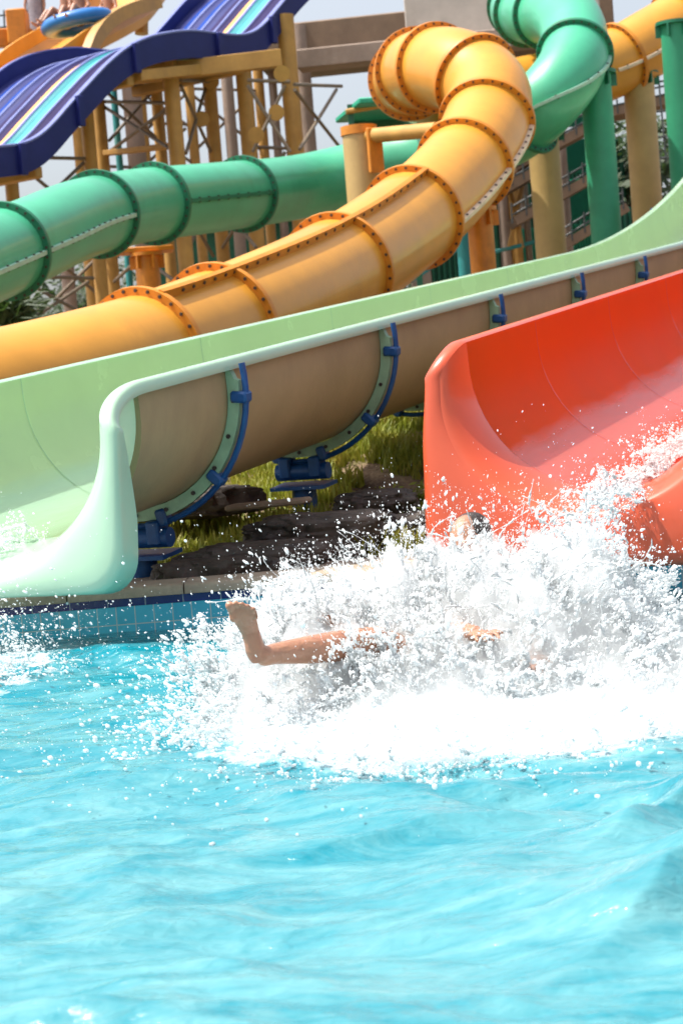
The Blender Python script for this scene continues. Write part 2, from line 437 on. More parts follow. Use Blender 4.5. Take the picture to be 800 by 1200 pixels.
def water_mat():
    m = bpy.data.materials.new('pool_water'); m.use_nodes = True
    t = m.node_tree; N = t.nodes; L = t.links; b = N['Principled BSDF']; out = N['Material Output']
    tc = N.new('ShaderNodeTexCoord')
    mp = N.new('ShaderNodeMapping'); mp.inputs['Scale'].default_value = (.8, 2.3, 1); mp.inputs['Rotation'].default_value = (0, 0, R_(-10)); L.new(tc.outputs['Object'], mp.inputs[0])
    n = N.new('ShaderNodeTexNoise'); n.inputs['Scale'].default_value = 2.6; n.inputs['Detail'].default_value = 9; n.inputs['Roughness'].default_value = .68; n.inputs['Distortion'].default_value = .9
    L.new(mp.outputs[0], n.inputs['Vector'])
    cr = N.new('ShaderNodeValToRGB'); e = cr.color_ramp.elements
    e[0].position = .36; e[0].color = (.0, .185, .245, 1); e[1].position = .72; e[1].color = (.135, .335, .36, 1)  # pale streaks: aerated water, with white sky reflections put into the colour
    sx_ = N.new('ShaderNodeSeparateXYZ'); L.new(tc.outputs['Object'], sx_.inputs[0])
    ym = N.new('ShaderNodeMapRange'); ym.inputs[1].default_value = 9.6; ym.inputs[2].default_value = 4.0; ym.inputs[3].default_value = -.12; ym.inputs[4].default_value = .06; L.new(sx_.outputs[1], ym.inputs[0])   # base colour runs paler away from the wall
    ya = N.new('ShaderNodeMath'); L.new(n.outputs['Fac'], ya.inputs[0]); L.new(ym.outputs[0], ya.inputs[1])
    L.new(ya.outputs[0], cr.inputs[0]); L.new(cr.outputs[0], b.inputs['Base Color'])
    b.inputs['Roughness'].default_value = .07; b.inputs['IOR'].default_value = 1.34
    n2 = N.new('ShaderNodeTexNoise'); n2.inputs['Scale'].default_value = 16; n2.inputs['Detail'].default_value = 6; n2.inputs['Distortion'].default_value = 1.2
    mp2 = N.new('ShaderNodeMapping'); mp2.inputs['Scale'].default_value = (.8, 1.7, 1); mp2.inputs['Rotation'].default_value = (0, 0, R_(-12)); L.new(tc.outputs['Object'], mp2.inputs[0]); L.new(mp2.outputs[0], n2.inputs['Vector'])
    bp = N.new('ShaderNodeBump'); bp.inputs['Strength'].default_value = .4; bp.inputs['Distance'].default_value = .02
    L.new(n2.outputs['Fac'], bp.inputs['Height']); L.new(bp.outputs[0], b.inputs['Normal'])
    at = N.new('ShaderNodeAttribute'); at.attribute_name = 'foam'
    n3 = N.new('ShaderNodeTexNoise'); n3.inputs['Scale'].default_value = 16; n3.inputs['Detail'].default_value = 7; n3.inputs['Roughness'].default_value = .7
    L.new(tc.outputs['Object'], n3.inputs['Vector'])
    ad = N.new('ShaderNodeMath'); ad.operation = 'MULTIPLY_ADD'; ad.inputs[1].default_value = 1.5; L.new(at.outputs['Fac'], ad.inputs[0])
    sb = N.new('ShaderNodeMath'); sb.operation = 'SUBTRACT'; sb.inputs[1].default_value = 1.0; L.new(n3.outputs['Fac'], sb.inputs[0]); L.new(sb.outputs[0], ad.inputs[2])
    rm = N.new('ShaderNodeMapRange'); rm.inputs[1].default_value = .0; rm.inputs[2].default_value = .7; L.new(ad.outputs[0], rm.inputs[0])
    fo = N.new('ShaderNodeBsdfDiffuse'); fo.inputs[0].default_value = (.56, .64, .67, 1)
    ms = N.new('ShaderNodeMixShader'); L.new(rm.outputs[0], ms.inputs[0]); L.new(b.outputs[0], ms.inputs[1]); L.new(fo.outputs[0], ms.inputs[2]); L.new(ms.outputs[0], out.inputs[0])
    return m
wo = tag(grid_mesh('pool_water', X, Y, WZ, water_mat()), kind='structure')
a = wo.data.attributes.new('foam', 'FLOAT', 'POINT'); a.data.foreach_set('value', foam_amount(X, Y).astype(np.float32).ravel())

# ------------------------------------------------------------------ open slides
A_DIR = ray(1345, 143).normalized()              # both outlets run back along this line
RV = A_DIR.cross(Vector((0, 0, 1))).normalized()
UV = RV.cross(A_DIR).normalized()
RAD, WALL = .65, .12
def wet_mat(m, film_sheen, rough, amt):
    t = m.node_tree; N = t.nodes; L = t.links; b = N['Principled BSDF']
    at = N.new('ShaderNodeAttribute'); at.attribute_name = 'wet'
    tc = N.new('ShaderNodeTexCoord'); mp0 = N.new('ShaderNodeMapping'); mp0.inputs['Rotation'].default_value = (0, 0, math.atan2(A_DIR.x, A_DIR.y)); mp = N.new('ShaderNodeMapping'); mp.inputs['Scale'].default_value = (5, .7, .7)
    L.new(tc.outputs['Object'], mp0.inputs[0]); L.new(mp0.outputs[0], mp.inputs[0])
    n = N.new('ShaderNodeTexNoise'); n.inputs['Scale'].default_value = 3; n.inputs['Detail'].default_value = 7; n.inputs['Roughness'].default_value = .65; L.new(mp.outputs[0], n.inputs['Vector'])
    ad = N.new('ShaderNodeMath'); ad.operation = 'MULTIPLY_ADD'; ad.inputs[1].default_value = 1.6; L.new(at.outputs['Fac'], ad.inputs[0])
    sb = N.new('ShaderNodeMath'); sb.operation = 'SUBTRACT'; sb.inputs[1].default_value = 1.05; L.new(n.outputs['Fac'], sb.inputs[0]); L.new(sb.outputs[0], ad.inputs[2])
    rm = N.new('ShaderNodeMapRange'); rm.inputs[1].default_value = 0; rm.inputs[2].default_value = .65; L.new(ad.outputs[0], rm.inputs[0])
    mu = N.new('ShaderNodeMath'); mu.operation = 'MULTIPLY'; mu.inputs[1].default_value = amt; L.new(rm.outputs[0], mu.inputs[0])
    src = b.inputs['Base Color'].links[0].from_socket
    mx = N.new('ShaderNodeMix'); mx.data_type = 'RGBA'; L.new(mu.outputs[0], mx.inputs['Factor']); L.new(src, mx.inputs[6]); mx.inputs[7].default_value = (*film_sheen, 1); L.new(mx.outputs[2], b.inputs['Base Color'])
    rs = b.inputs['Roughness'].links[0].from_socket
    m2 = N.new('ShaderNodeMix'); L.new(rm.outputs[0], m2.inputs['Factor']); L.new(rs, m2.inputs[2]); m2.inputs[3].default_value = rough; L.new(m2.outputs[0], b.inputs['Roughness'])
    L.new(rm.outputs[0], b.inputs['Coat Weight']); b.inputs['Coat Roughness'].default_value = .08
    bp = N.new('ShaderNodeBump'); bp.inputs['Distance'].default_value = .006; L.new(rm.outputs[0], bp.inputs['Strength']); L.new(n.outputs['Fac'], bp.inputs['Height']); L.new(bp.outputs[0], b.inputs['Normal']); L.new(bp.outputs[0], b.inputs['Coat Normal'])
wet_mat(RED, (.86, .32, .28), .16, .5)  # pink sky sheen of the wet bed is mixed into this film colour
wet_mat(MINT, (.46, .80, .62), .12, .6)
def u_profile(R, wall, n=28):
    p = [(-R, 0.0), (-R, -wall * .5)]
    p += [(-R * math.cos(t), -wall - R * math.sin(t)) for t in np.linspace(0, math.pi, n)]
    p += [(R, -wall * .5), (R, 0.0)]
    return p
def slide_path(O, length, bend_at, bend, n=90):
    """straight run-out, then ever steeper"""
    pts = []; fr = []
    p = Vector(O); ds = length / n
    for i in range(n + 1):
        s = i * ds
        k = max(0, s - bend_at) * bend
        d = (A_DIR + Vector((0, 0, math.tan(min(k, 1.0))))).normalized()
        pts.append(p.copy()); fr.append((RV, RV.cross(d).normalized()))
        p = p + d * ds
    return pts, fr
def resample(poly, n):
    P = np.array(poly, float); seg = np.hypot(*(np.diff(P, axis=0).T)); s = np.concatenate([[0], np.cumsum(seg)])
    t = np.linspace(0, s[-1], n); return list(zip(np.interp(t, s, P[:, 0]), np.interp(t, s, P[:, 1])))
def make_open_slide(name, O, label, cat, length, bend_at, bend, inner, outer, rimm, lipm, fl_m, e_out, plate, H, seam_pos, brackets, axk=1.15, drop=.12):
    base = Vector((O.x, O.y, .2)); t = thing(name, base, label, cat)
    path, fr = slide_path(O, length, bend_at, bend)
    pin = u_profile(RAD, WALL); th = .028
    pout = [(a * (1 + th / RAD), b - (th if b < -WALL else 0)) for a, b in pin]
    mb = MB()
    mb.sweep(path, fr, pin, False, False, 0)
    mb.sweep(path, fr, pout, False, False, 1)
    for k in (0, -1):                            # end faces
        p, (r, u) = path[k], fr[k]
        mb.loft([[p + r * a + u * b for a, b in pin], [p + r * a + u * b for a, b in pout]], False, False, 1)
    tr_ = mb.build('trough', [inner, outer], t, angle=60)
    npf = len(pin); wv = np.zeros(len(tr_.data.vertices), np.float32)
    wet1 = np.array([0 if b >= -WALL else max(0, min(1, ((-WALL - b) / RAD - .52) / .3)) for a, b in pin])
    for i in range(len(path)): wv[i * npf:(i + 1) * npf] = wet1
    at_ = tr_.data.attributes.new('wet', 'FLOAT', 'POINT'); at_.data.foreach_set('value', wv)
    # flared outlet: the trough bells out into a flange with rounded corners
    nU = 81
    inn = resample(u_profile(RAD, WALL, 60), nU)
    ow = RAD + e_out + plate; cb = .17; c_t = min(.12, plate - .015)
    nrm = []
    for i, p in enumerate(inn):
        if p[1] >= -WALL: nrm.append((math.copysign(1, p[0]), 0))
        else:
            v = np.array([p[0], p[1] + WALL]); v /= np.linalg.norm(v); nrm.append(tuple(v))
    wr = .085
    half = [(-(RAD + e_out + wr), -drop)] + [(-(RAD + e_out + wr + (plate - wr) * (t_ * t_ * (3 - 2 * t_))), -drop - .35 * t_) for t_ in np.linspace(.1, 1, 8)] + [(-(ow - cb * (1 - math.cos(q))), -H + cb * (1 - math.sin(q))) for q in np.linspace(0, math.pi / 2, 7)]
    full = resample(half + [(-a, b) for a, b in half[::-1]], 400)
    cen = np.array([0, -drop]); ang = lambda p: math.atan2(-(p[0] - cen[0]), -(p[1] - cen[1]))
    oa = np.array([ang(p) for p in full]); order = np.argsort(oa); ob = np.array(full)[order]; oa = oa[order]
    def P(x, y, a_): return O + RV * x + UV * y + A_DIR * (a_ - .22 * max(0, -y) * min(1, max(0, -a_ / axk)))
    # height limit: the top edge curves down towards the flange
    def squeeze(pts, top):
        """slide the U down so that it starts at height -top"""
        zmin = min(q[1] for q in pts); return [(a, zmin + (b - zmin) * (-top - zmin) / (0 - zmin)) for a, b in pts]
    rows = []; nf = 14; axial = axk
    for j in range(nf + 1):
        q = j / nf * math.pi / 2; e = e_out * (1 - math.cos(q)); a_ = -axial * math.sin(q)
        dr = drop * (1 - math.cos(q)) ** 1.0
        pts = squeeze([(p[0] + n_[0] * e, p[1] + n_[1] * e) for p, n_ in zip(inn, nrm)], dr)
        rows.append([P(x, y, a_) for x, y in pts]); fin = pts
    edge2d = []
    for p in fin:
        a1 = max(oa[0], min(oa[-1], ang(p))); edge2d.append((np.interp(a1, oa, ob[:, 0]), np.interp(a1, oa, ob[:, 1])))
    edge2d[0] = tuple(full[0]); edge2d[-1] = tuple(full[-1])
    A0 = -axial
    mb = MB(); mb.loft(rows, False, False)
    def ring(c0, o_, f_, w_, sk): return [c0 + o_ * (w_ * a) + f_ * b for a, b in ((0, 0), (.08, .006), (.25, .012), (.5, .014), (.78, .010), (.92, -.001), (1, -.024), (1, -sk), (.93, -sk), (.9, -.028), (.1, -.022))]
    crest = []; nc = len(fin)
    for i in range(nc):
        c0 = rows[nf][i]; e_ = P(edge2d[i][0], edge2d[i][1], A0); o_ = e_ - c0; w_ = o_.length; o_.normalize()
        tg = (rows[nf][min(i + 1, nc - 1)] - rows[nf][max(i - 1, 0)]).normalized(); f_ = tg.cross(o_).normalized()
        if f_.dot(A_DIR) > 0: f_ = -f_
        k = min(i, nc - 1 - i); crest.append((c0, o_, f_, w_, .055 + .11 * min(1, k / 14)))
    side = {}
    for k, sg in ((0, -1), (-1, 1)):              # edge of the bell, then the trough rims
        pp = [rows[j][k] for j in range(nf, 0, -1)] + [p + r * sg * RAD for p, (r, u) in zip(path, fr)]; lst = []
        for i, c0 in enumerate(pp):
            d_ = (pp[min(i + 1, len(pp) - 1)] - pp[max(i - 1, 0)]); d_ = (d_ - RV * d_.dot(RV)).normalized()
            lst.append((c0, RV * sg, RV.cross(d_).normalized(), wr, .055))
        side[k] = lst
    nb = nf + 1
    mb.loft([ring(*a) for a in side[0][1:nb][::-1] + crest + side[-1][1:nb]], True, True)
    mb.build('outlet_lip', lipm, t, angle=60, weld=True)
    for k in (0, -1):
        mb = MB(); mb.loft([ring(*a) for a in side[k][nb - 1:]], True, True); mb.build('rim', rimm, t, angle=60)
    # joints between the shells, seen inside as thin lines
    def at(s):
        i = s / length * (len(path) - 1); k = int(i); q = i - k
        k = min(k, len(path) - 2)
        return path[k].lerp(path[k + 1], q), fr[k]
    for s in seam_pos:
        p, (r, u) = at(s); d = u.cross(r); mb = MB()
        pr = [(a * .9975, b * .9975 - (0 if b > -WALL else -.002)) for a, b in pin]
        mb.loft([[p + d * o_ + r * a + u * b for a, b in pr] for o_ in (-.004, .004)], False, False)
        mb.build('shell_joint', fl_m, t)
    for s in brackets:
        p, (r, u) = at(s); d = u.cross(r); mb = MB()
        f1 = [(a * (1 + (th + .004) / RAD), b - (th + .004 if b < -WALL else .05)) for a, b in pin]
        f2 = []
        for (a, b) in pin:
            k = .105
            if b >= -WALL: f2.append((a + math.copysign(k * (.55 + .45 * (-b / WALL)), a), b - .05))
            else:
                v = Vector((a, b + WALL)).normalized(); f2.append((a + v.x * k, b + v.y * k))
        rs = []
        for o_, pr in ((-.022, f1), (-.022, f2), (.022, f2), (.022, f1)): rs.append([p + d * o_ + r * a + u * b for a, b in pr])
        mb.loft(rs, False, False, 0)
        for q in np.linspace(.15, math.pi - .15, 11):          # bolts
            rr = RAD + .07; c0 = p + r * (-rr * math.cos(q)) + u * (-WALL - rr * math.sin(q))
            mb.cyl(c0 - d * .034, c0 + d * .034, .013, n=6, mi=1)
        mb.build('joint_flange', [fl_m, BOLT], t, angle=30)
        carried = brackets.index(s) in (0, 1, 4, 6)
        # blue cradle: bent tube, clamps, saddle and post
        cr = MB(); rr = RAD + .135
        arc = [p + r * (-rr * math.cos(q)) + u * (-WALL - rr * math.sin(q)) for q in np.linspace(-.12, math.pi + .12, 40)]
        n8 = [(math.cos(q), math.sin(q)) for q in np.linspace(0, 2 * math.pi, 8, endpoint=False)]
        rs = []
        for i, c0 in enumerate(arc):
            rad = (c0 - (p - u * WALL)).normalized()
            rs.append([c0 + rad * .018 * a + d * .022 * b for a, b in n8])
        cr.loft(rs, True, True); cradle = cr.build('cradle_tube', BLUE, t)
        for q in (.12, .78, 1.35, math.pi - 1.35, math.pi - .78, math.pi - .12):
            rad = (r * -math.cos(q) - u * math.sin(q)); tg = rad.cross(d)
            c0 = p - u * WALL + rad * (rr - .03)
            cb_ = MB(); cb_.box(c0, rad * .05, tg * .032, d * .045, 0, .012); cb_.build('clamp', BLUE, cradle)
        if not carried: continue
        low = p - u * (WALL + rr)
        gz = float(ground_h(np.array(low.x), np.array(low.y))) - .05
        sd_ = MB()
        for o_ in (-.11, .11):
            sd_.box(low + r * o_ - u * .035, r * .04, d * .07, u * .07, 0, .01)
        sd_.cyl(low + r * -.19 - u * .07, low + r * .19 - u * .07, .058, n=16)
        sd_.box(low - Vector((0, 0, .165)), r * .20, d * .12, Vector((0, 0, .012)))
        sd_.build('saddle', BLUE, t)
        pm = MB(); pm.cyl(Vector((low.x, low.y, gz)), low - Vector((0, 0, .178)), .085, n=18)
        pm.box((low.x, low.y, gz + .06), (.17, 0, 0), (0, .17, 0), (0, 0, .014))
        pm.build('support_post', BLUE, t)
    return t, path, fr

D_LIP = 9.35
O_G = W(160, 448, 9.43) - RV * (RAD + .03)
SG, LSG = 1.0, 2.28
O_R = W(535, 402, D_LIP) + RV * (RAD + .05)
LS = 2.12
gslide, gpath, gfr = make_open_slide('open_water_slide', O_G, 'pale green open half pipe slide with beige underside and blue brackets, ending in the pool', 'water slide',
    22, 12.2, .034, MINT, TANOUT, MINTLIP, MINTLIP, MINTFL, .085, .086, .94, [SG + LSG * k for k in range(8)], [SG + LSG * k for k in range(8)], .45, .17)
rslide, rpath, rfr = make_open_slide('open_water_slide', O_R, 'red orange open half pipe slide with flared outlet above the big white splash', 'water slide',
    20, 14, .03, RED, REDOUT, REDLIP, REDLIP, REDLIP, .075, .11, 1.08, [1.15 + 1.55 * k for k in range(10)], [2.2 + 3.2 * k for k in range(5)], .20, .14)

# ------------------------------------------------------------------ tube slides
def make_tube(name, ctrl, rad, label, m_tube, m_fl, rings, seams, m_seam):
    path = spline(ctrl, 16)
    # even spacing
    P = [path[0]]; acc = 0
    for a, b in zip(path[:-1], path[1:]):
        acc += (b - a).length
        if acc > .12: P.append(b); acc = 0
    path = P; fr = frames_up(path)
    gp = min(path, key=lambda q: q.z)
    t = thing(name, Vector((gp.x, gp.y, 1.0)), label, 'tube slide')
    n = 44
    cs = [(rad * math.cos(q), rad * math.sin(q)) for q in np.linspace(0, 2 * math.pi, n, endpoint=False)]
    mb = MB(); mb.sweep(path, fr, cs, True, False)
    ci = [(a * .96, b * .96) for a, b in cs]; mb.sweep(path, fr, ci, True, False)
    mb.build('tube_shell', m_tube, t, angle=60)
    for px, py in rings:
        i = near_index(path, px, py); i = min(max(i, 1), len(path) - 2)
        p, (r, u) = path[i], fr[i]; d = u.cross(r)
        mb = MB(); rs = []
        for o_, rr in ((-.032, rad * .99), (-.032, rad + .072), (.0, rad + .076), (.032, rad + .072), (.032, rad * .99)):
            rs.append([p + d * o_ + r * rr * math.cos(q) + u * rr * math.sin(q) for q in np.linspace(0, 2 * math.pi, 48, endpoint=False)])
        mb.loft(rs, True, False)
        for q in np.linspace(0, 2 * math.pi, 30, endpoint=False):
            c0 = p + (r * math.cos(q) + u * math.sin(q)) * (rad + .042)
            mb.cyl(c0 - d * .047, c0 + d * .044, .016, n=6, mi=1)
            c1 = p + (r * math.cos(q + .05) + u * math.sin(q + .05)) * (rad + .077)
        mb.build('ring_flange', [m_fl, BOLT], t, angle=30)
    for ang, pa, pb, hh, ms in seams:
        i0, i1 = sorted((near_index(path, *pa), near_index(path, *pb)))
        ca, sa = math.cos(R_(ang)), math.sin(R_(ang))
        pr = [(rad * .985, -.024), (rad + hh, -.024), (rad + hh, .024), (rad * .985, .024)]
        seg = path[i0:i1 + 1]; sf = [(r * ca + u * sa, r * -sa + u * ca) for r, u in fr[i0:i1 + 1]]
        mb = MB(); mb.sweep(seg, sf, pr, True, True)
        acc = 0
        for k in range(1, len(seg)):
            acc += (seg[k] - seg[k - 1]).length
            if acc > .17:
                acc = 0; rd, tg = sf[k]
                c0 = seg[k] + rd * (rad + hh * .55); mb.cyl(c0 - tg * .036, c0 + tg * .036, .017, n=6, mi=1)
        mb.build('seam_flange', [ms, BOLT], t, angle=30)
    return t, path, fr

ytube, ypath, yfr = make_tube('tube_slide', [W(900, -60, 32), W(825, 8, 31.5), W(765, 48, 31), W(700, 82, 30.5), W(610, 108, 30), W(530, 112, 29), W(483, 96, 27.9), W(492, 82, 26.6), W(535, 82, 25.4),
     W(572, 110, 24.6), W(562, 165, 23.6), W(520, 222, 22.4), W(458, 275, 20.9), W(385, 324, 19.2), W(298, 368, 17.6), W(200, 410, 16.3), W(100, 442, 15.3), W(-40, 478, 14.3), W(-200, 510, 13.4)],
    .55, 'yellow closed tube slide with orange bolted rings, curling down across the middle', YEL, YFL,
    [(795, 28), (722, 70), (478, 92), (487, 82), (514, 80), (560, 92), (568, 140), (545, 190), (484, 256), (396, 317), (252, 389), (165, 420), (-60, 480)],
    [(118, (484, 256), (165, 420), .085, YFL), (192, (568, 140), (484, 256), .06, PALE), (192, (830, 5), (700, 82), .05, PALE), (118, (514, 80), (487, 82), .06, YFL)], YFL)
gtube, gtpath, gtfr = make_tube('tube_slide', [W(700, -70, 33.5), W(640, -22, 33.2), W(608, 8, 32.4), W(622, 16, 30.5), W(664, 22, 28.6), W(672, 70, 27.2), W(640, 118, 26.8), W(590, 158, 27.4), W(520, 176, 29), W(440, 198, 29.4), W(350, 219, 29), W(255, 231, 26.8), W(165, 241, 25), W(95, 257, 23.2), W(40, 280, 21.8), W(-15, 303, 20.6), W(-120, 345, 18.6)],
    .49, 'green closed tube slide with dark green rings, winding behind the yellow tube', GRN, GFL,
    [(606, 8), (618, 12), (640, 18), (664, 64), (612, 140), (425, 202), (288, 228), (180, 238), (112, 250), (5, 295)],
    [(183, (288, 228), (180, 238), .035, GFL), (186, (112, 250), (-110, 340), .045, SEAMGREEN), (190, (664, 64), (612, 140), .045, SEAMGREEN)], GFL)

# ------------------------------------------------------------------ columns standing under the slides
def column(px, py, d, top, rpx, m, label, cap=None, group='slide support columns', zb=None):
    p = W(px, py, d); r = rpx * d / FPX
    zt = W(px, top, d).z; zb = .6 if zb is None else zb
    t = thing('support_column', (p.x, p.y, zb), label, 'column', group)
    mb = MB(); mb.cyl((p.x, p.y, zb), (p.x, p.y, zt), r, n=28); mb.build('shaft', m, t)
    mb = MB(); mb.cyl((p.x, p.y, zb), (p.x, p.y, zb + .45), r * 1.5, n=28)
    mb.build('footing', CONC, t)
    mb = MB()
    if cap == 'disc':
        mb.cyl((p.x, p.y, zt - .10), (p.x, p.y, zt + .02), r * 1.08, n=28); mb.build('cap_ring', YFL, t)
    elif cap:
        mb.cyl((p.x, p.y, zt), (p.x, p.y, zt + .05), r * 1.35, n=28)
        for k in range(6):
            q = k * math.pi / 3; c_ = Vector((p.x + math.cos(q) * r * 1.15, p.y + math.sin(q) * r * 1.15, zt - .09))
            mb.box(c_, (math.cos(q) * .05, math.sin(q) * .05, 0), (-math.sin(q) * .012, math.cos(q) * .012, 0), (0, 0, .09))
        mb.build('cap_plate', cap, t)
    return t, p, zt
column(640, 220, 28.6, 152, 18, TANCOL, 'tan column left of the thick green column', GFL)
column(704, 190, 27.5, 88, 18, GRNCOL, 'thick green column between two tan columns', GFL)
column(752, 160, 30.8, 88, 18, TANCOL, 'tan column under the raised yellow tube at right', GFL)
column(795, 120, 29, 30, 16, GRNCOL, 'green column at the right edge of the photo', GFL)
st, sp_, szt = column(424, 200, 25.5, 150, 20, TANCOL, 'short thick yellow column with arm reaching to the yellow tube', 'disc')
arm_a = Vector((sp_.x, sp_.y, szt - .12)); arm_b = W(512, 152, 24.2)
mb = MB(); mb.cyl(arm_a, arm_b, .10, n=14); mb.build('support_arm', OCHRE, st)
mb = MB(); dv = (arm_b - arm_a).normalized()
mb.box(arm_a + dv * .32 - Vector((0, 0, .2)), dv * .03, dv.cross(Vector((0, 0, 1))) * .12, (0, 0, .3), 0, .01); mb.build('bracket_plate', YFL, st)
column(564, 285, 23.2, 248, 15, YFL, 'short orange column under the bend of the yellow tube', YFL)
column(543, 290, 25, 240, 8, TEALP, 'thin teal column with peeling yellow patches', None)
column(173, 315, 26.5, 300, 14, YFL, 'orange pedestal column under the green tube', YFL)
pd = W(168, 292, 26.6)
# saddle on the pedestal
t_ = thing('tube_saddle', pd - Vector((0, 0, .2)), 'orange bolted saddle between pedestal and green tube', 'saddle')
mb = MB(); mb.box(pd - Vector((0, 0, .02)), (.42, .05, 0), (-.03, .25, 0), (0, 0, .035), 0, .01); mb.build('base_plate', YFL, t_)
for s_ in (-1, 1):
    mb = MB(); mb.box(pd + Vector((s_ * .3, 0, .12)), (.03, 0, 0), (0, .2, 0), (0, 0, .14)); mb.build('side_lug', YFL, t_)

# ------------------------------------------------------------------ tower frame behind
TD = 36.0
tower = thing('slide_tower', W(230, 380, TD) * 1.0, 'open ochre steel tower frame with crossed rods under the blue slide', 'tower')
def tcol(px, py, top, rpx, m, d=TD, zb=.8):
    p = W(px, py, d); mb = MB(); mb.cyl((p.x, p.y, zb), (p.x, p.y, W(px, top, d).z), rpx * d / FPX, n=20)
    return mb.build('column', m, tower), p
cols = {}
for key, px, py, top, r, m, dd in (('a', 105, 170, 120, 8, OCHRE, 35), ('b', 120, 180, 118, 8, OCHRE, 37), ('c', 157, 140, 78, 11, TAUPE, 40), ('d', 187, 150, 78, 7, OCHRE, 38), ('e', 205, 150, 70, 9.5, OCHRE, 35),
        ('f', 248, 130, 66, 8, OCHRE, 37), ('g', 268, 120, 60, 7, TAUPE, 41), ('h', 288, 120, 64, 9.5, OCHRE, 36.6), ('i', 340, 100, 18, 10.5, OCHRE, 37), ('j', 358, 120, 30, 9, TAUPE, 41), ('k', 137, 150, 95, 4, TEALP, 38), ('n', 224, 130, 72, 6, OCHRE, 41), ('o', 305, 120, 60, 6, OCHRE, 42), ('p', 168, 150, 84, 6, OCHRE, 41), ('q', 322, 130, 60, 5, TAUPE, 42), ('r', 95, 200, 150, 6, OCHRE, 39), ('l', 14, 215, 196, 8, OCHRE, 34), ('m', 78, 300, 240, 8, TAUPE, 40)):
    cols[key] = tcol(px, py, top, r, m, dd)[1]
def rod(a, b, r=.035, m=ROD):
    mb = MB(); mb.cyl(a, b, r, n=8); return mb.build('brace_rod', m, tower)
def bay(x0, x1, y0, y1, d0, d1, plate=None):
    """crossed rods between two columns, given by photograph pixels at each column's depth"""
    rod(W(x0, y0, d0), W(x1, y1, d1)); rod(W(x0 + 6, y1, d0), W(x1 - 6, y0, d1))
    rod(W(x0, y0 - 6, d0), W(x1, y0 - 4, d1))
    c = (W(x0, (y0 + y1) / 2, d0) + W(x1, (y0 + y1) / 2, d1)) / 2
    if plate:
        mb = MB(); f = (c - CAM).normalized(); mb.cyl(c - f * .03 + plate, c + f * .03 + plate, .15, n=20); mb.build('gusset_plate', OCHRE, tower)
for args in ((212, 248, 100, 180, 35, 37, Vector((.1, 0, 0))), (290, 340, 100, 178, 35, 35, Vector((.15, 0, .1))), (122, 187, 105, 165, 37, 38, None), (122, 205, 125, 178, 37, 35, None),
             (212, 250, 235, 300, 35, 37, Vector((.2, 0, .1))), (255, 300, 235, 290, 37, 35, None), (60, 122, 300, 350, 36, 37, None), (128, 205, 270, 330, 37, 35, None), (20, 105, 190, 260, 34, 35, None), (30, 110, 330, 375, 34, 35, None), (345, 400, 105, 175, 35, 38, None), (224, 305, 110, 175, 41, 42, None), (168, 224, 110, 150, 41, 41, None), (168, 224, 150, 190, 41, 41, None), (290, 340, 178, 250, 37, 37, None), (95, 157, 200, 260, 39, 40, None)):
    bay(*args)
for a, b in ((W(100, 95, 35), W(330, 68, 35)), (W(150, 82, 38), W(270, 62, 38)), (W(110, 270, 36), W(215, 262, 36)), (W(120, 180, 37), W(210, 170, 36))):
    d = (b - a).normalized(); c = (a + b) / 2; sx = d.cross(Vector((0, 0, 1))).normalized()
    mb = MB(); h = .16 if a.z > 7 else .05
    mb.box(c, d * ((b - a).length / 2), sx * .1, sx.cross(d) * h, 0, .01); mb.build('beam', OCHRE, tower)
# pair of flanged plates on columns
for px, py, d in ((248, 96, 36.8), (330, 86, 34.6), (300, 158, 34.6)):
    mb = MB(); c = W(px, py, d); f = (c - CAM).normalized(); mb.cyl(c - f * .04, c + f * .04, .15, n=18); mb.build('gusset_plate', OCHRE, tower)

# concrete platform at the top
plat = thing('concrete_platform', W(470, 300, 42), 'raised concrete platform with pale parapet above the yellow tube', 'platform')
a, b = W(300, 74, 41), W(720, 40, 40)
d = (b - a); d.z = 0; d.normalize(); bk = Vector((-d.y, d.x, 0))
L2 = (b - a).length / 2; c = (a + b) / 2
mb = MB(); mb.box(c + bk * 1.1 + Vector((0, 0, .45)), d * L2, bk * 1.1, (0, 0, .42), 0, .03); mb.build('deck_slab', BROWN, plat)
mb = MB(); c2 = W(588, 20, 39.8); mb.box(c2 + Vector((0, 0, .2)), d * 2.05, bk * .12, (0, 0, .62), 0, .02); mb.build('parapet', CONC, plat)
mb = MB(); mb.box(W(525, 54, 39.6), d * 3.2, bk * .3, (0, 0, .2), 0, .02); mb.build('edge_beam', TAUPE, plat)
for px, d_ in ((480, 41.8), (600, 41.8)):
    p = W(px, 150, d_); mb = MB(); mb.box((p.x, p.y, (c.z + .8) / 2), (.22, 0, 0), (0, .22, 0), (0, 0, (c.z - .8) / 2), 0, .02); mb.build('pier', TAUPE, plat)

# ------------------------------------------------------------------ blue multi-lane slide
BO = W(190, 40, 34.0)
BD = Vector((-.6, -.8, 0)); BW = Vector((-.8, .6, 0))
BN = Vector((BW.x, BW.y, 0))
def on_plane(px, py):
    r = ray(px, py); t = (BO - CAM).dot(BN) / r.dot(BN); return CAM + r * t
prof_px = [(372, -40), (350, -18), (330, 6), (312, 27), (298, 38), (280, 42), (255, 40), (225, 37), (195, 40), (172, 46), (150, 57), (128, 75), (106, 98), (84, 122), (62, 147), (44, 162), (24, 170), (0, 173), (-30, 177), (-70, 190)]
bpath = spline([on_plane(*q) for q in prof_px], 6)
bfr = [(BW, Vector((0, 0, 1)))] * len(bpath)
blue = thing('multi_lane_slide', (BO.x, BO.y, .8), 'wavy navy multi lane racing slide with coloured lanes and lilac dividers', 'water slide')
def ext(prof, name, m, closed=True):
    mb = MB(); mb.sweep(bpath, bfr, prof, closed, closed); return mb.build(name, m, blue, angle=40)
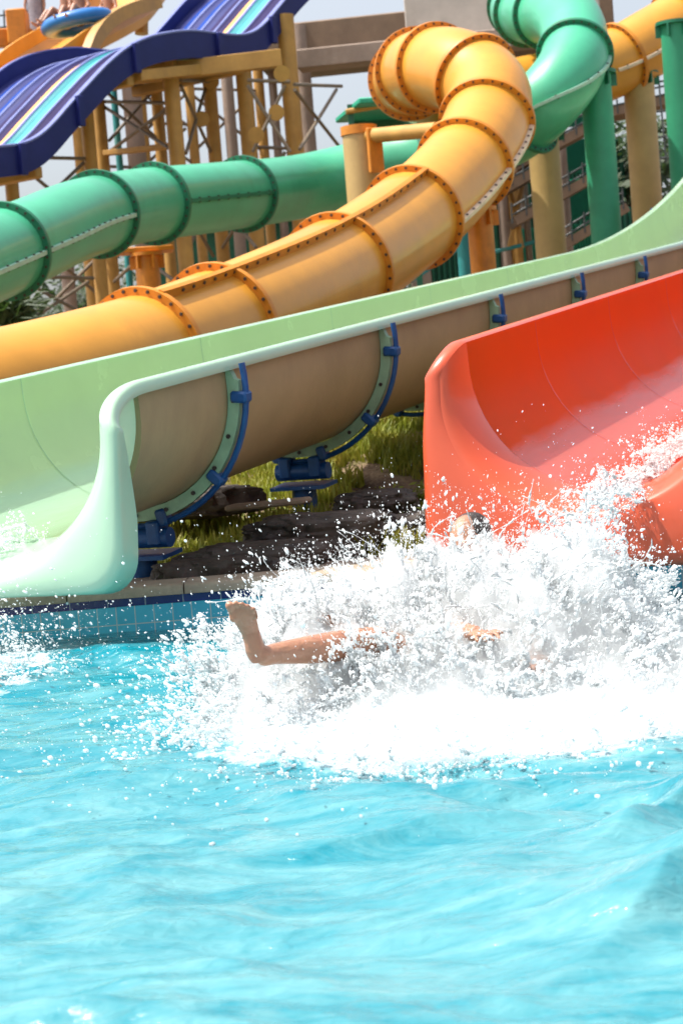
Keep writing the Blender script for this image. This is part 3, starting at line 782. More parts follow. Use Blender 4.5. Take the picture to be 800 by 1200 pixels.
ext([(0, -.48), (0, 0), (.03, .03), (.07, .03), (.10, 0), (.10, -.48)], 'side_wall', NAVY)
ext([(-.012, -.0), (-.012, .034), (.03, .05), (.08, .05), (.112, .034), (.112, 0), (.104, 0), (.104, .03), (-.004, .03), (-.004, 0)], 'wall_cap', LILAC)
LW = .48
lanes = [(LPURP, LPURP), (LMINT, LTEAL), (LORG, LPURP), (LPURP, NAVY), (LBLUE, NAVY), (LBLUE, NAVY)]
for i, (m1, m2) in enumerate(lanes):
    u0 = .10 + i * LW
    prof = [(u0 + .004, -.05), (u0 + .07, -.09), (u0 + .10, -.10), (u0 + .25, -.101), (u0 + LW - .10, -.10), (u0 + LW - .07, -.09), (u0 + LW - .004, -.05), (u0 + LW - .004, -.32), (u0 + .004, -.32)]
    mb = MB()
    for k in range(len(prof)):
        a_, b_ = prof[k], prof[(k + 1) % len(prof)]
        mb.sweep(bpath, bfr, [a_, b_], False, False, 0 if k in (1, 2) else 1)
    mb.build('lane', [m1, m2], blue, angle=40)
    if i < len(lanes) - 1:
        c0 = u0 + LW
        ext([(c0 - .04, -.07), (c0 - .03, -.045), (c0 + .0, -.035), (c0 + .03, -.045), (c0 + .04, -.07)], 'divider', LILAC)
uE = .10 + len(lanes) * LW
ext([(uE, -.48), (uE, .22), (uE + .08, .22), (uE + .08, -.48)], 'side_wall', NAVY)
ext([(uE - .01, .223), (uE + .09, .223), (uE + .09, .25), (uE - .01, .25)], 'wall_cap', LILAC)
for k in (16, 36, 58, 76, 96):
    p = bpath[min(k, len(bpath) - 1)]; mb = MB()
    mb.box(p + BW * -.03 + Vector((0, 0, -.24)), BD * .07, BW * .05, (0, 0, .26), 0, .01); mb.build('wall_rib', NAVY, blue)
for k in (28, 58, 88):
    p = bpath[k]; mb = MB()
    mb.box(p + BW * 1.55 + Vector((0, 0, -.60)), BD * .09, BW * 1.4, (0, 0, .1), 0, .02); mb.build('cross_beam', OCHRE, blue)
i0, i1 = 34, 56
a, b = bpath[i0] + Vector((0, 0, -.58)), bpath[i1] + Vector((0, 0, -.58))
mb = MB(); mb.box((a + b) / 2 + BW * .12, (b - a) / 2, BW * .08, (0, 0, .1), 0, .01); mb.build('stringer', OCHRE, blue)

# ------------------------------------------------------------------ yellow raft slide with people, far left top
fam = thing('raft_slide', W(70, 200, 40.0), 'yellow orange raft slide top behind the navy racing slide', 'water slide')
fp = spline([W(175, -40, 45.0), W(140, 8, 43.5), W(108, 34, 42.0), W(60, 62, 40.5), W(15, 100, 39.5), W(-60, 150, 38.5)], 8)
ff = frames_up(fp)
pr = [(-1.0, .32), (-1.0, .02), (-.85, -.14), (-.4, -.2), (.4, -.2), (.85, -.14), (1.0, .02), (1.0, .32), (1.07, .32), (1.07, -.02), (.9, -.24), (-.9, -.24), (-1.07, -.02), (-1.07, .32)]
mb = MB(); mb.sweep(fp, ff, pr, True, True); mb.build('chute', YEL, fam)
arch = MB(); ap = spline([W(103, 66, 39.4), W(112, 45, 39.8), W(128, 25, 40.4), (W(152, 12, 41.2)), W(185, 2, 42.4)], 8)
arch.sweep(ap, frames_up(ap), [(-.10, -.15), (.10, -.15), (.10, .15), (-.10, .15)], True, True); arch.build('side_rail', OCHRE, fam)
mb = MB(); c = W(22, 33, 42.0); mb.box(c, (.22, 0, 0), (0, .3, 0), (0, 0, .38), 0, .03); mb.build('start_post', YFL, fam)
mb = MB(); mb.box(W(8, 45, 42.0), (.55, .2, 0), (-.04, .12, 0), (0, 0, .2), 0, .02); mb.build('start_panel', YFL, fam)
mb = MB(); mb.cyl(W(166, 40, 44.0), W(166, -30, 44.0), .16, n=16); mb.build('gate_post', OCHRE, fam)
rail = thing('guard_rail', W(40, 60, 44.0), 'thin pale guard rail behind the raft slide start', 'railing')
mb = MB()
for y in (16, 30): mb.cyl(W(-20, y + 3, 44), W(110, y - 3, 44), .022, n=8)
mb.build('rail_bar', STEEL, rail)
for x in (5, 32, 58, 90):
    mb = MB(); mb.cyl(W(x, 12, 44), W(x + 1, 48, 44), .022, n=8); mb.build('rail_post', STEEL, rail)
rp = W(91, 27, 40.6)
tilt = Matrix.Rotation(R_(-8), 3, 'Y')
mb = MB(); rs = []
for q in np.linspace(0, 2 * math.pi, 32, endpoint=False):
    c0 = Vector((math.cos(q) * .62, math.sin(q) * .52, 0)); rad = Vector((math.cos(q), math.sin(q), 0))
    rs.append([rp + tilt @ (c0 + rad * .19 * math.cos(z) + Vector((0, 0, .17 * math.sin(z)))) for z in np.linspace(0, 2 * math.pi, 14, endpoint=False)])
rs.append(rs[0]); mb.loft(rs, True, False)
raft = mb.build('inflatable_raft', RAFT); tag(raft, 'blue inflatable raft carrying riders on the yellow slide', 'raft')

def remesh(mb, name, m, vox, parent=None, smooth=4):
    tmp = mb.build('tmp', m)
    md = tmp.modifiers.new('r', 'REMESH'); md.mode = 'VOXEL'; md.voxel_size = vox
    ms_ = tmp.modifiers.new('s', 'SMOOTH'); ms_.iterations = smooth; ms_.factor = .5
    dg = bpy.context.evaluated_depsgraph_get(); ev = tmp.evaluated_get(dg)
    me = bpy.data.meshes.new_from_object(ev); me.name = name
    me.materials.clear(); me.materials.append(m)
    me.polygons.foreach_set('use_smooth', [True] * len(me.polygons))
    bpy.data.objects.remove(tmp)
    o = link(name, me, parent); return o
def head(mb, c, fwd, up, s=1.0):
    fwd = fwd.normalized(); up = (up - fwd * up.dot(fwd)).normalized(); sd_ = fwd.cross(up)
    mb.ellipsoid(c + up * .02 * s, sd_ * .075 * s, fwd * .095 * s, up * .115 * s)
    mb.ellipsoid(c + fwd * .03 * s - up * .05 * s, sd_ * .06 * s, fwd * .07 * s, up * .075 * s)
    mb.ellipsoid(c + fwd * .1 * s - up * .02 * s, sd_ * .014 * s, fwd * .022 * s, up * .025 * s)
    for k in (-1, 1):
        mb.ellipsoid(c + sd_ * k * .078 * s - up * .01 * s, sd_ * .01 * s, fwd * .02 * s, up * .032 * s)
        mb.ellipsoid(c + fwd * .085 * s + sd_ * k * .03 * s + up * .022 * s, sd_ * .022 * s, fwd * .014 * s, up * .009 * s)
    mb.ellipsoid(c + fwd * .093 * s - up * .062 * s, sd_ * .024 * s, fwd * .012 * s, up * .01 * s)
def sitter(base, face, label, wear):
    """rider sitting on the raft, legs forward"""
    f = Vector((face[0], face[1], 0)).normalized(); s_ = f.cross(Vector((0, 0, 1))); U = Vector((0, 0, 1))
    mb = MB(); hip = base + U * .16
    mb.chain([hip, hip + U * .25 - f * .05, hip + U * .46 - f * .06], [.15, .13, .15])
    mb.capsule(hip + U * .48 - f * .06 - s_ * .13, hip + U * .48 - f * .06 + s_ * .13, .075, .075)
    nk = hip + U * .52 - f * .05; mb.capsule(nk, nk + U * .12, .055, .05)
    hc = nk + U * .24 + f * .02; head(mb, hc, f, U)
    for k in (-1, 1):
        kn = hip + f * .36 + s_ * k * .14 + U * .2; an = kn + f * .26 - U * .3
        mb.chain([hip + s_ * k * .09, kn, an, an + f * .13 + U * .06], [.09, .065, .045, .03])
        sh = hip + U * .48 - f * .06 + s_ * k * .17; el = sh + s_ * k * .09 - U * .24 + f * .05; ha = el + f * .2 - U * .12
        mb.chain([sh, el, ha, ha + f * .09], [.05, .042, .032, .03])
    o = remesh(mb, 'person', SKIN, .022); tag(o, label, 'person')
    o.location = (0, 0, 0)
    h = MB(); h.ellipsoid(hc + U * .045 - f * .02, s_ * .084, f * .095, U * .10); remesh(h, 'hair', HAIR, .02, o)
    c = MB(); c.chain([hip - U * .03, hip + U * .12 - f * .02], [.162, .155]); 
    for k in (-1, 1): c.capsule(hip + s_ * k * .09, hip + s_ * k * .115 + f * .18 + U * .09, .105, .09)
    remesh(c, 'swim_shorts', wear, .022, o)
    return o
sitter(rp + Vector((.05, .0, -.06)), (-.5, -1), 'rider sitting in the middle of the blue raft', CLOTH)
sitter(rp + Vector((-.28, .25, -.04)), (-.9, -.6), 'rider leaning back at the left end of the raft', CLOTH2)
sitter(W(128, 32, 42.5), (-.6, -.8), 'seated bather beside the ochre side rail behind the raft', CLOTH)
mb = MB(); sp = W(41, 44, 43); U = Vector((0, 0, 1))
mb.chain([sp, sp + U * .45], [.06, .075]); mb.chain([sp + Vector((.16, 0, 0)), sp + Vector((.15, 0, .45))], [.06, .075])
mb.chain([sp + Vector((.07, 0, .5)), sp + Vector((.07, 0, .8)), sp + Vector((.07, 0, 1.05)), sp + Vector((.07, 0, 1.22))], [.14, .13, .13, .05])
for k in (-1, 1): mb.chain([sp + Vector((.07 + k * .17, 0, 1.02)), sp + Vector((.07 + k * .22, -.05, .75)), sp + Vector((.07 + k * .2, -.1, .5)), sp + Vector((.07 + k * .2, -.12, .42))], [.05, .04, .03, .03])
head(mb, sp + Vector((.07, 0, 1.38)), Vector((-.3, -1, 0)), U)
o = remesh(mb, 'person', SKIN, .025); tag(o, 'standing bather in long grey wrap by the guard rail', 'person')
mb = MB(); rs = []
for z, r in ((.05, .25), (.4, .22), (.7, .18), (1.0, .185), (1.1, .15)):
    rs.append([sp + Vector((.07 + r * math.cos(q), r * .8 * math.sin(q), z)) for q in np.linspace(0, 2 * math.pi, 20, endpoint=False)])
mb.loft(rs, True, True); mb.build('wrap', CLOTH2, o)

# ------------------------------------------------------------------ right background: stairs, canopy, trees
stairs = thing('stair_tower', W(600, 330, 38), 'stair tower with jade green cladding and taupe flights behind the columns', 'staircase')
def board(a, b, w_, h_, m, name):
    d = (b - a); L_ = d.length / 2; d.normalize(); sx = d.cross(Vector((0, 0, 1))).normalized()
    mb = MB(); mb.box((a + b) / 2, d * L_, sx * w_, sx.cross(d) * h_, 0, .01); return mb.build(name, m, stairs)
def sheet(x0, x1, y0, y1, d, m):
    mb = MB(); a, b = W(x0, y1, d), W(x1, y1, d); zt = W(x0, y0, d).z; n = 40; rs = [[], []]; rs2 = []
    f = []; 
    for i in range(n * 4 + 1):
        t = i / (n * 4); q = a.lerp(b, t); wv = .04 * (1 if (i // 2) % 2 else -1)
        f.append((q.x, q.y + wv, a.z))
    lo = [Vector(q) for q in f]; hi = [Vector((q[0], q[1], zt)) for q in f]; lo2 = [q + Vector((0, .02, 0)) for q in lo]; hi2 = [q + Vector((0, .02, 0)) for q in hi]
    mb.loft([lo, hi, hi2, lo2, lo], False, False); return mb.build('cladding_sheet', m, stairs, smooth=False)
sheet(655, 700, 165, 205, 40, JADE); sheet(650, 710, 212, 260, 40.4, JADE); sheet(500, 760, 262, 400, 44, DKGRN); sheet(560, 735, 175, 262, 44.5, DKGRN)
sheet(590, 720, 270, 330, 41, JADE); sheet(655, 690, 125, 150, 40.2, JADE)
for (a, b) in (((600, 198), (690, 150)), ((600, 262), (700, 205)), ((640, 300), (730, 245)), ((690, 140), (790, 118)), ((560, 240), (640, 195))):
    board(W(*a, 38.5), W(*b, 38.5), .5, .10, BROWN, 'stair_flight')
    for o_ in (10, 20):
        board(W(a[0], a[1] - o_, 38), W(b[0], b[1] - o_, 38), .02, .02, STEEL, 'handrail')
    for k in range(7):
        q = W(a[0] + (b[0] - a[0]) * k / 6, a[1] + (b[1] - a[1]) * k / 6, 38); mb = MB(); mb.cyl(q, q + Vector((0, 0, .42)), .018, n=6); mb.build('baluster', STEEL, stairs)
for px, m, r in ((601, OCHRE, 7), (588, TAUPE, 7), (575, DKGRN, 6), (615, ROD, 4), (660, TAUPE, 7), (720, STEEL, 5)):
    p = W(px, 230, 39.5); mb = MB(); mb.cyl((p.x, p.y, .8), (p.x, p.y, W(px, 100 if px > 650 else 190, 39.5).z), r * 39.5 / FPX, n=14); mb.build('frame_post', m, stairs)
for (a, b) in (((596, 215), (612, 290)), ((612, 215), (596, 290)), ((470, 300), (560, 260)), ((480, 330), (540, 290)), ((560, 300), (640, 280))):
    board(W(*a, 39), W(*b, 39), .04, .04, OCHRE if a[0] > 590 else TEALP, 'brace')
fence = thing('mesh_fence', W(770, 300, 37), 'dark bar fence between the two right hand columns', 'fence')
for y in (62, 95, 130, 160, 185):
    mb = MB(); mb.cyl(W(755, y + 2, 37), W(800, y - 2, 37), .022, n=6); mb.build('bar', STEEL, fence)
for x in (760, 768, 776, 784):
    mb = MB(); mb.cyl(W(x, 60, 37), W(x + 12, 190, 37), .018, n=6); mb.build('bar', STEEL, fence)

can = thing('slide_entry_canopy', W(440, 300, 33), 'dark green boxed slide entry behind the short yellow column', 'canopy')
mb = MB(); c = W(446, 128, 33); mb.box(c, (.6, .12, 0), (-.2, 1, 0), (0, 0, .05), 0, .02); mb.build('roof_panel', JADE, can)
c = W(448, 140, 33.4); mb = MB(); mb.box(c + Vector((0, .6, -.05)), (.55, .11, 0), (-.02, .1, 0), (0, 0, .22)); mb.build('back_panel', DKGRN, can)
for x in (412, 478):
    p = W(x, 150, 32.5); mb = MB(); mb.box((p.x, p.y, p.z - 2.2 + .3), (.05, 0, 0), (0, .05, 0), (0, 0, 2.3)); mb.build('post', DKGRN, can)
mb = MB(); mb.cyl(W(405, 131, 32.4), W(480, 118, 32.4), .05, n=10); mb.build('front_rail', OCHRE, can)

def leaf_crown(mb, c, R, n, size, flat=.8):
    cl = [c + Vector((random.gauss(0, .45) * R, random.gauss(0, .45) * R, random.gauss(0, .4) * R * flat)) for _ in range(22)]
    for _ in range(n):
        k = random.choice(cl); p = k + Vector((random.gauss(0, 1), random.gauss(0, 1), random.gauss(0, .8))) * R * .17
        a = Vector((random.gauss(0, 1), random.gauss(0, 1), random.gauss(0, .6))).normalized(); b = a.orthogonal().normalized()
        s = size * random.uniform(.5, 1.4)
        mb.add([p - a * s, p + b * s * .4, p + a * s, p - b * s * .4], [(0, 1, 2, 3)])
def tree(px, d, top, R, label, n=2600):
    p = W(px, 300, d); zt = W(px, top, d).z; base = Vector((p.x, p.y, .9))
    t = thing('tree', base, label, 'tree', 'dark trees behind the slides')
    cz = zt - R * .9; mb = MB(); mb.chain([base, Vector((p.x + .1, p.y, (cz + 1) / 2)), Vector((p.x, p.y, cz))], [.22, .17, .1], 10)
    for k in range(6):
        q = k * 1.05; mb.capsule((p.x, p.y, cz - R * .5), (p.x + math.cos(q) * R * .6, p.y + math.sin(q) * R * .6, cz + R * .2), .08, .03, 8)
    mb.build('trunk', BARK, t)
    mb = MB(); leaf_crown(mb, Vector((p.x, p.y, cz)), R, n, .17); mb.build('crown', LEAF, t, smooth=False)
tree(738, 46, 110, 2.3, 'dark tree between the green and tan columns at right')
tree(60, 60, 290, 2.6, 'dark tree low behind the tower braces at left')
tree(290, 62, 255, 2.4, 'dark tree behind the ochre columns, below the green tube')
tree(560, 50, 215, 2.6, 'dark tree behind the orange and teal columns')
hut = thing('green_roof_hut', W(255, 330, 48), 'low hut with jade green roof seen under the green tube', 'hut')
mb = MB(); c = W(262, 262, 48); mb.box(c, (2.4, 0, 0), (0, 1.2, 0), (0, 0, .12), 0, .03); mb.build('roof', JADE, hut)
mb = MB(); mb.box((c.x, c.y + .1, (c.z + .6) / 2), (2.1, 0, 0), (0, .9, 0), (0, 0, (c.z - .9) / 2), 0, .02); mb.build('wall', DKGRN, hut)

# spiky bush at the left edge below the green tube
bp_ = W(12, 400, 24); bush = thing('spiky_bush', (bp_.x, bp_.y, .9), 'dark spiky bush at the left edge behind the yellow tube', 'bush')
mb = MB(); zt = W(12, 372, 24).z
for _ in range(260):
    q = random.uniform(0, 6.28); e = random.uniform(.1, 1.4); L_ = random.uniform(.35, .75); o = Vector((bp_.x, bp_.y, zt)) + Vector((random.gauss(0, .12), random.gauss(0, .12), random.gauss(0, .08)))
    d = Vector((math.cos(q) * math.cos(e), math.sin(q) * math.cos(e), math.sin(e))); s_ = d.orthogonal().normalized() * .022
    tip = o + d * L_ - Vector((0, 0, .2 * L_)); md = o + d * L_ * .5
    mb.add([o - s_, o + s_, md + s_, md - s_], [(0, 1, 2, 3)]); mb.add([md - s_, md + s_, tip], [(0, 1, 2)])
mb.build('leaves', LEAF, bush, smooth=False)
mb = MB(); mb.cyl((bp_.x, bp_.y, .9), (bp_.x, bp_.y, zt), .12, .08); mb.build('trunk', BARK, bush)

# ------------------------------------------------------------------ bank: rocks, slabs, weeds
def rock(c, sx, sy, sz, rot, label, m=ROCK, seed=0, flat=True):
    n, k = 90, 48
    th = np.linspace(0, 2 * math.pi, n, endpoint=False); ph = np.linspace(-math.pi / 2 + .02, math.pi / 2 - .02, k)
    T, PH = np.meshgrid(th, ph)
    sq = lambda v, e: np.sign(v) * np.abs(v) ** e
    x = sq(np.cos(T), .6) * sq(np.cos(PH), .5); y = sq(np.sin(T), .6) * sq(np.cos(PH), .5); z = sq(np.sin(PH), .5)
    q_ = 2.4 / max(sx, sy) * .4
    nn = 1 + .22 * fbm(x * sx * q_ * 2 + seed, y * sy * q_ * 2, z * sz * q_ * 2, 4, .6) + .06 * fbm(x * sx * 14 + seed, y * sy * 14, z * sz * 14, 4, .7)
    x, y, z = x * nn * sx, y * nn * sy, z * (1 + .5 * (nn - 1)) * sz
    ca, sa = math.cos(rot), math.sin(rot)
    mb = MB(); rings = [[Vector((c[0] + x[i, j] * ca - y[i, j] * sa, c[1] + x[i, j] * sa + y[i, j] * ca, c[2] + z[i, j])) for j in range(n)] for i in range(k)]
    mb.loft(rings, True, True); o = mb.build('boulder', m, angle=28); tag(o, label, 'rock', 'rocks on the bank behind the pool'); return o
def G(px, py, d): return W(px, py, d)
rock(G(380, 632, 11.2), .44, .30, .16, .05, 'long dark flat topped rock under the blue post', seed=1)
rock(G(490, 640, 11.4), .30, .3, .20, .3, 'dark rock beside the left edge of the red outlet', seed=5)
rock(G(440, 600, 12.2), .26, .25, .14, -.2, 'dark block of rock behind the long flat rock', seed=9)
rock(G(250, 668, 10.5), .34, .16, .07, .0, 'low dark rock on the deck right of the green outlet', seed=13)
rock(G(300, 655, 10.7), .42, .18, .10, .1, 'low rough rock in front of the weeds', seed=17)
rock(G(215, 590, 12.6), .5, .3, .10, .1, 'dark rock ledge under the green slide', seed=23)
rock(G(600, 660, 10.9), .6, .3, .16, .1, 'dark rock under the red outlet', seed=29)
rock(G(810, 655, 11.0), .6, .3, .18, -.1, 'dark rock at the right edge under the red slide', seed=31)
pl = MB(); a, b = G(268, 597, 11.6), G(362, 588, 11.5); d = (b - a).normalized(); sx = d.cross(Vector((0, 0, 1))).normalized()
pl.box((a + b) / 2 + Vector((0, 0, .01)), d * .25, sx * .12, sx.cross(d) * .018, 0, .01)
o = pl.build('stone_slab', PLANK); tag(o, 'pale weathered slab lying on the long dark rock', 'slab')

def grass():
    n = 52000
    x = rng.uniform(-1.8, 3.2, n); y = 10.9 + 7.6 * rng.random(n) ** 1.2
    keep = fbm(x * 1.3, y * 1.3, 4, 3) > -.12
    x, y = x[keep], y[keep]; n = len(x); z = ground_h(x, y)
    h = rng.uniform(.05, .19, n) * (1 + .8 * (fbm(x * .8, y * .8, 9, 2)))
    q = rng.uniform(0, 6.28, n); ln = rng.normal(0, .5, n) * h
    wd = rng.uniform(.006, .016, n)
    v = np.zeros((n, 5, 3)); cx, sy = np.cos(q), np.sin(q)
    for k, (hh, ww) in enumerate(((0, -1), (0, 1), (.55, .9), (.55, -.9), (1, 0))):
        v[:, k, 0] = x + cx * wd * ww - sy * ln * hh * hh; v[:, k, 1] = y + sy * wd * ww + cx * ln * hh * hh; v[:, k, 2] = z + h * hh
    me = bpy.data.meshes.new('grass')
    i = np.arange(n)[:, None] * 5
    tri = np.concatenate([i + np.array([0, 1, 2]), i + np.array([0, 2, 3]), i + np.array([3, 2, 4])])
    fast_mesh(me, v.reshape(-1, 3), tri); me.materials.append(GRASS); o = link('grass', me); tag(o, kind='stuff')
    o['label'] = 'yellow green dry grass on the bank behind the pool'
def leaf_mat():
    m = bpy.data.materials.new('grass_blades'); m.use_nodes = True
    t = m.node_tree; N = t.nodes; L = t.links; b = N['Principled BSDF']; out = N['Material Output']; b.inputs['Roughness'].default_value = .6
    tc = N.new('ShaderNodeTexCoord'); n = N.new('ShaderNodeTexNoise'); n.inputs['Scale'].default_value = 1.5; n.inputs['Detail'].default_value = 9; n.inputs['Roughness'].default_value = .85
    L.new(tc.outputs['Object'], n.inputs['Vector']); cr = N.new('ShaderNodeValToRGB'); e = cr.color_ramp.elements
    e[0].position = .3; e[0].color = (.10, .16, .02, 1); e[1].position = .66; e[1].color = (.26, .15, .07, 1)
    x = e.new(.47); x.color = (.27, .31, .03, 1); x = e.new(.57); x.color = (.38, .34, .06, 1)
    L.new(n.outputs['Fac'], cr.inputs[0]); L.new(cr.outputs[0], b.inputs['Base Color'])
    tr = N.new('ShaderNodeBsdfTranslucent'); L.new(cr.outputs[0], tr.inputs[0]); ms = N.new('ShaderNodeMixShader'); ms.inputs[0].default_value = .4
    L.new(b.outputs[0], ms.inputs[1]); L.new(tr.outputs[0], ms.inputs[2]); L.new(ms.outputs[0], out.inputs[0]); return m
GRASS = leaf_mat(); grass()
def weed(px, py, d, R, n, label):
    c = W(px, py, d); gz = float(ground_h(np.array(c.x), np.array(c.y)))
    t = thing('weed_plant', (c.x, c.y, gz), label, 'plant', 'weeds on the bank')
    mb = MB(); st = MB()
    for k in range(14):
        q = random.uniform(0, 6.28); rr = R * random.random() ** .6; top = Vector((c.x + math.cos(q) * rr, c.y + math.sin(q) * rr, gz + random.uniform(.4, 1) * R * 1.1))
        st.cyl((c.x + math.cos(q) * rr * .3, c.y + math.sin(q) * rr * .3, gz), top, .006, .003, 5)
        for _ in range(n // 14):
            f = random.random(); p = Vector((c.x + math.cos(q) * rr * (.3 + .7 * f), c.y + math.sin(q) * rr * (.3 + .7 * f), gz + (top.z - gz) * f)) + Vector((random.gauss(0, .03), random.gauss(0, .03), random.gauss(0, .02)))
            a = Vector((random.gauss(0, 1), random.gauss(0, 1), random.gauss(.2, .5))).normalized(); b = a.cross(Vector((random.gauss(0, .4), random.gauss(0, .4), 1))).normalized(); s = random.uniform(.015, .035)
            mb.add([p, p + a * s + b * s * .5, p + a * s * 2.1, p + a * s - b * s * .5], [(0, 1, 2, 3)])
    st.build('stems', WEED, t); mb.build('leaves', WEED, t, smooth=False)
weed(225, 640, 11.0, .17, 420, 'bright leafy weed just right of the green outlet')
weed(260, 625, 11.3, .15, 320, 'leafy weed left of the long dark rock')
weed(300, 560, 13.0, .2, 400, 'yellow green weed clump between the two blue posts')
weed(470, 520, 13.2, .22, 420, 'leafy clump left of the red outlet')
weed(485, 590, 12.2, .16, 320, 'low weed between dark rock and red outlet')

# ------------------------------------------------------------------ the person landing in the water
body = MB()
heel, toe = W(299, 772, 6.25), W(279, 706, 6.20)
ankle = W(322, 766, 6.33); knee = W(440, 752, 6.62); hipA = W(545, 800, 6.92)
def foot(mb, heel, toe, shin_dir, flip):
    Lv = (toe - heel); ln = Lv.length; Lv.normalize(); N_ = -(shin_dir - Lv * shin_dir.dot(Lv)).normalized(); S_ = Lv.cross(N_) * flip
    secs = [(-.10, .018, .02, 0), (-.02, .030, .036, 0), (.10, .034, .042, 0), (.25, .031, .040, .004), (.42, .031, .033, .008), (.58, .037, .027, .004), (.72, .043, .022, 0), (.80, .042, .017, 0), (.86, .035, .010, .002)]
    rings = []
    for t_, w_, h_, arch in secs:
        c0 = heel + Lv * (t_ * ln) - N_ * h_ * .9 - N_ * arch * 1.5
        rings.append([c0 + S_ * w_ * math.cos(q) + N_ * h_ * (math.sin(q) if math.sin(q) < 0 else math.sin(q) * .75) for q in np.linspace(0, 2 * math.pi, 18, endpoint=False)])
    mb.loft(rings, True, True)
    for off, st_, L_, r in ((-.033, .80, .21, .0155), (-.010, .82, .20, .0102), (.0085, .81, .175, .0096), (.0255, .78, .15, .0092), (.041, .73, .13, .0088)):
        b0 = heel + Lv * ln * (st_ - .06) + S_ * off - N_ * .012
        m0 = b0 + Lv * ln * (L_ * .55) - N_ * .006; e0 = b0 + Lv * ln * (L_ + .02) + N_ * .004
        mb.chain([b0, m0, e0], [r * .95, r * .85, r], 10)
    return N_
foot(body, heel, toe, Vector((.15, .98, .1)), 1)
body.chain([heel.lerp(ankle, .5), ankle, ankle.lerp(knee, .3), ankle.lerp(knee, .62), knee, knee.lerp(hipA, .5), hipA], [.034, .036, .048, .055, .056, .072, .088])
heel2, toe2 = W(398, 762, 6.80), W(376, 724, 6.74); ank2 = W(408, 760, 6.86); knee2 = W(500, 745, 7.1); hipB = W(580, 790, 7.1)
foot(body, heel2, toe2, (knee2 - ank2).normalized(), -1)
body.chain([heel2.lerp(ank2, .5), ank2, ank2.lerp(knee2, .4), knee2, hipB], [.034, .036, .052, .056, .085])
pel = (hipA + hipB) / 2; chest = W(560, 705, 7.35); neck = W(553, 664, 7.48); hd = W(549, 642, 7.55)
body.chain([pel, pel.lerp(chest, .5), chest, neck], [.135, .125, .145, .06]); body.capsule(neck, hd, .058, .055)
sv = (hipB - hipA).normalized()
shA, shB = chest + (neck - chest) * .5 + Vector((-.17, -.03, 0)), chest + (neck - chest) * .5 + Vector((.18, .03, 0))
body.capsule(shA, shB, .06, .06)
def arm(mb, sh, el, ha, curl):
    mb.chain([sh, el, ha], [.05, .04, .029])
    d = (ha - el).normalized(); s_ = d.cross(Vector((0, 0, 1))).normalized(); n_ = s_.cross(d)
    pc = ha + d * .045; mb.ellipsoid(pc, s_ * .040, d * .052, n_ * .016)
    for k, (o_, l1) in enumerate(((-.030, .062), (-.010, .072), (.010, .068), (.029, .054))):
        b0 = pc + s_ * o_ + d * .04; m0 = b0 + d * l1 * .55 + s_ * o_ * .3; e0 = m0 + d * l1 * .45 - n_ * curl
        mb.chain([b0, m0, e0], [.0092, .0085, .0075], 10)
    b0 = pc - s_ * .034 - d * .02; m0 = b0 - s_ * .03 + d * .028; mb.chain([b0, m0, m0 + d * .03 - s_ * .006], [.012, .0105, .009], 10)
arm(body, shB, W(628, 725, 6.98), W(622, 768, 6.58), .02)
arm(body, shA, W(515, 735, 7.0), W(556, 742, 6.6), .015)
fw = (heel - hd); fw.z = 0.1; fw.normalize()
head(body, hd, fw, Vector((.1, .25, 1)))
person = remesh(body, 'person', SKIN, .005, smooth=2)
tag(person, 'bather landing feet first in the splash, bare sole towards the camera', 'person')
hm = MB(); upv = Vector((.1, .25, 1)).normalized(); sdv = fw.cross(upv).normalized()
hm.ellipsoid(hd + upv * .058 - fw * .012, sdv * .084, fw * .100, upv * .090); hm.ellipsoid(hd + upv * .01 - fw * .05, sdv * .082, fw * .06, upv * .09)
remesh(hm, 'hair', HAIR, .008, person)
cl = MB(); cl.chain([pel + (chest - pel) * .1, pel], [.15, .152])
cl.capsule(hipA, hipA.lerp(knee, .35), .104, .095); cl.capsule(hipB, hipB.lerp(knee2, .35), .104, .095); remesh(cl, 'swim_shorts', CLOTH, .01, person)

# ------------------------------------------------------------------ splash
def foam_mat(name, col=(.93, .96, .97), trans=.35):
    m = bpy.data.materials.new(name); m.use_nodes = True
    t = m.node_tree; N = t.nodes; L = t.links; b = N['Principled BSDF']; out = N['Material Output']
    b.inputs['Base Color'].default_value = (*col, 1); b.inputs['Roughness'].default_value = .35; b.inputs['IOR'].default_value = 1.33
    tr = N.new('ShaderNodeBsdfTranslucent'); tr.inputs[0].default_value = (*col, 1)
    ms = N.new('ShaderNodeMixShader'); ms.inputs[0].default_value = trans
    L.new(b.outputs[0], ms.inputs[1]); L.new(tr.outputs[0], ms.inputs[2]); L.new(ms.outputs[0], out.inputs[0]); return m
FOAM = foam_mat('white_foam', (.80, .83, .845), .45); DROP = foam_mat('white_droplets', (.93, .95, .955), .55)

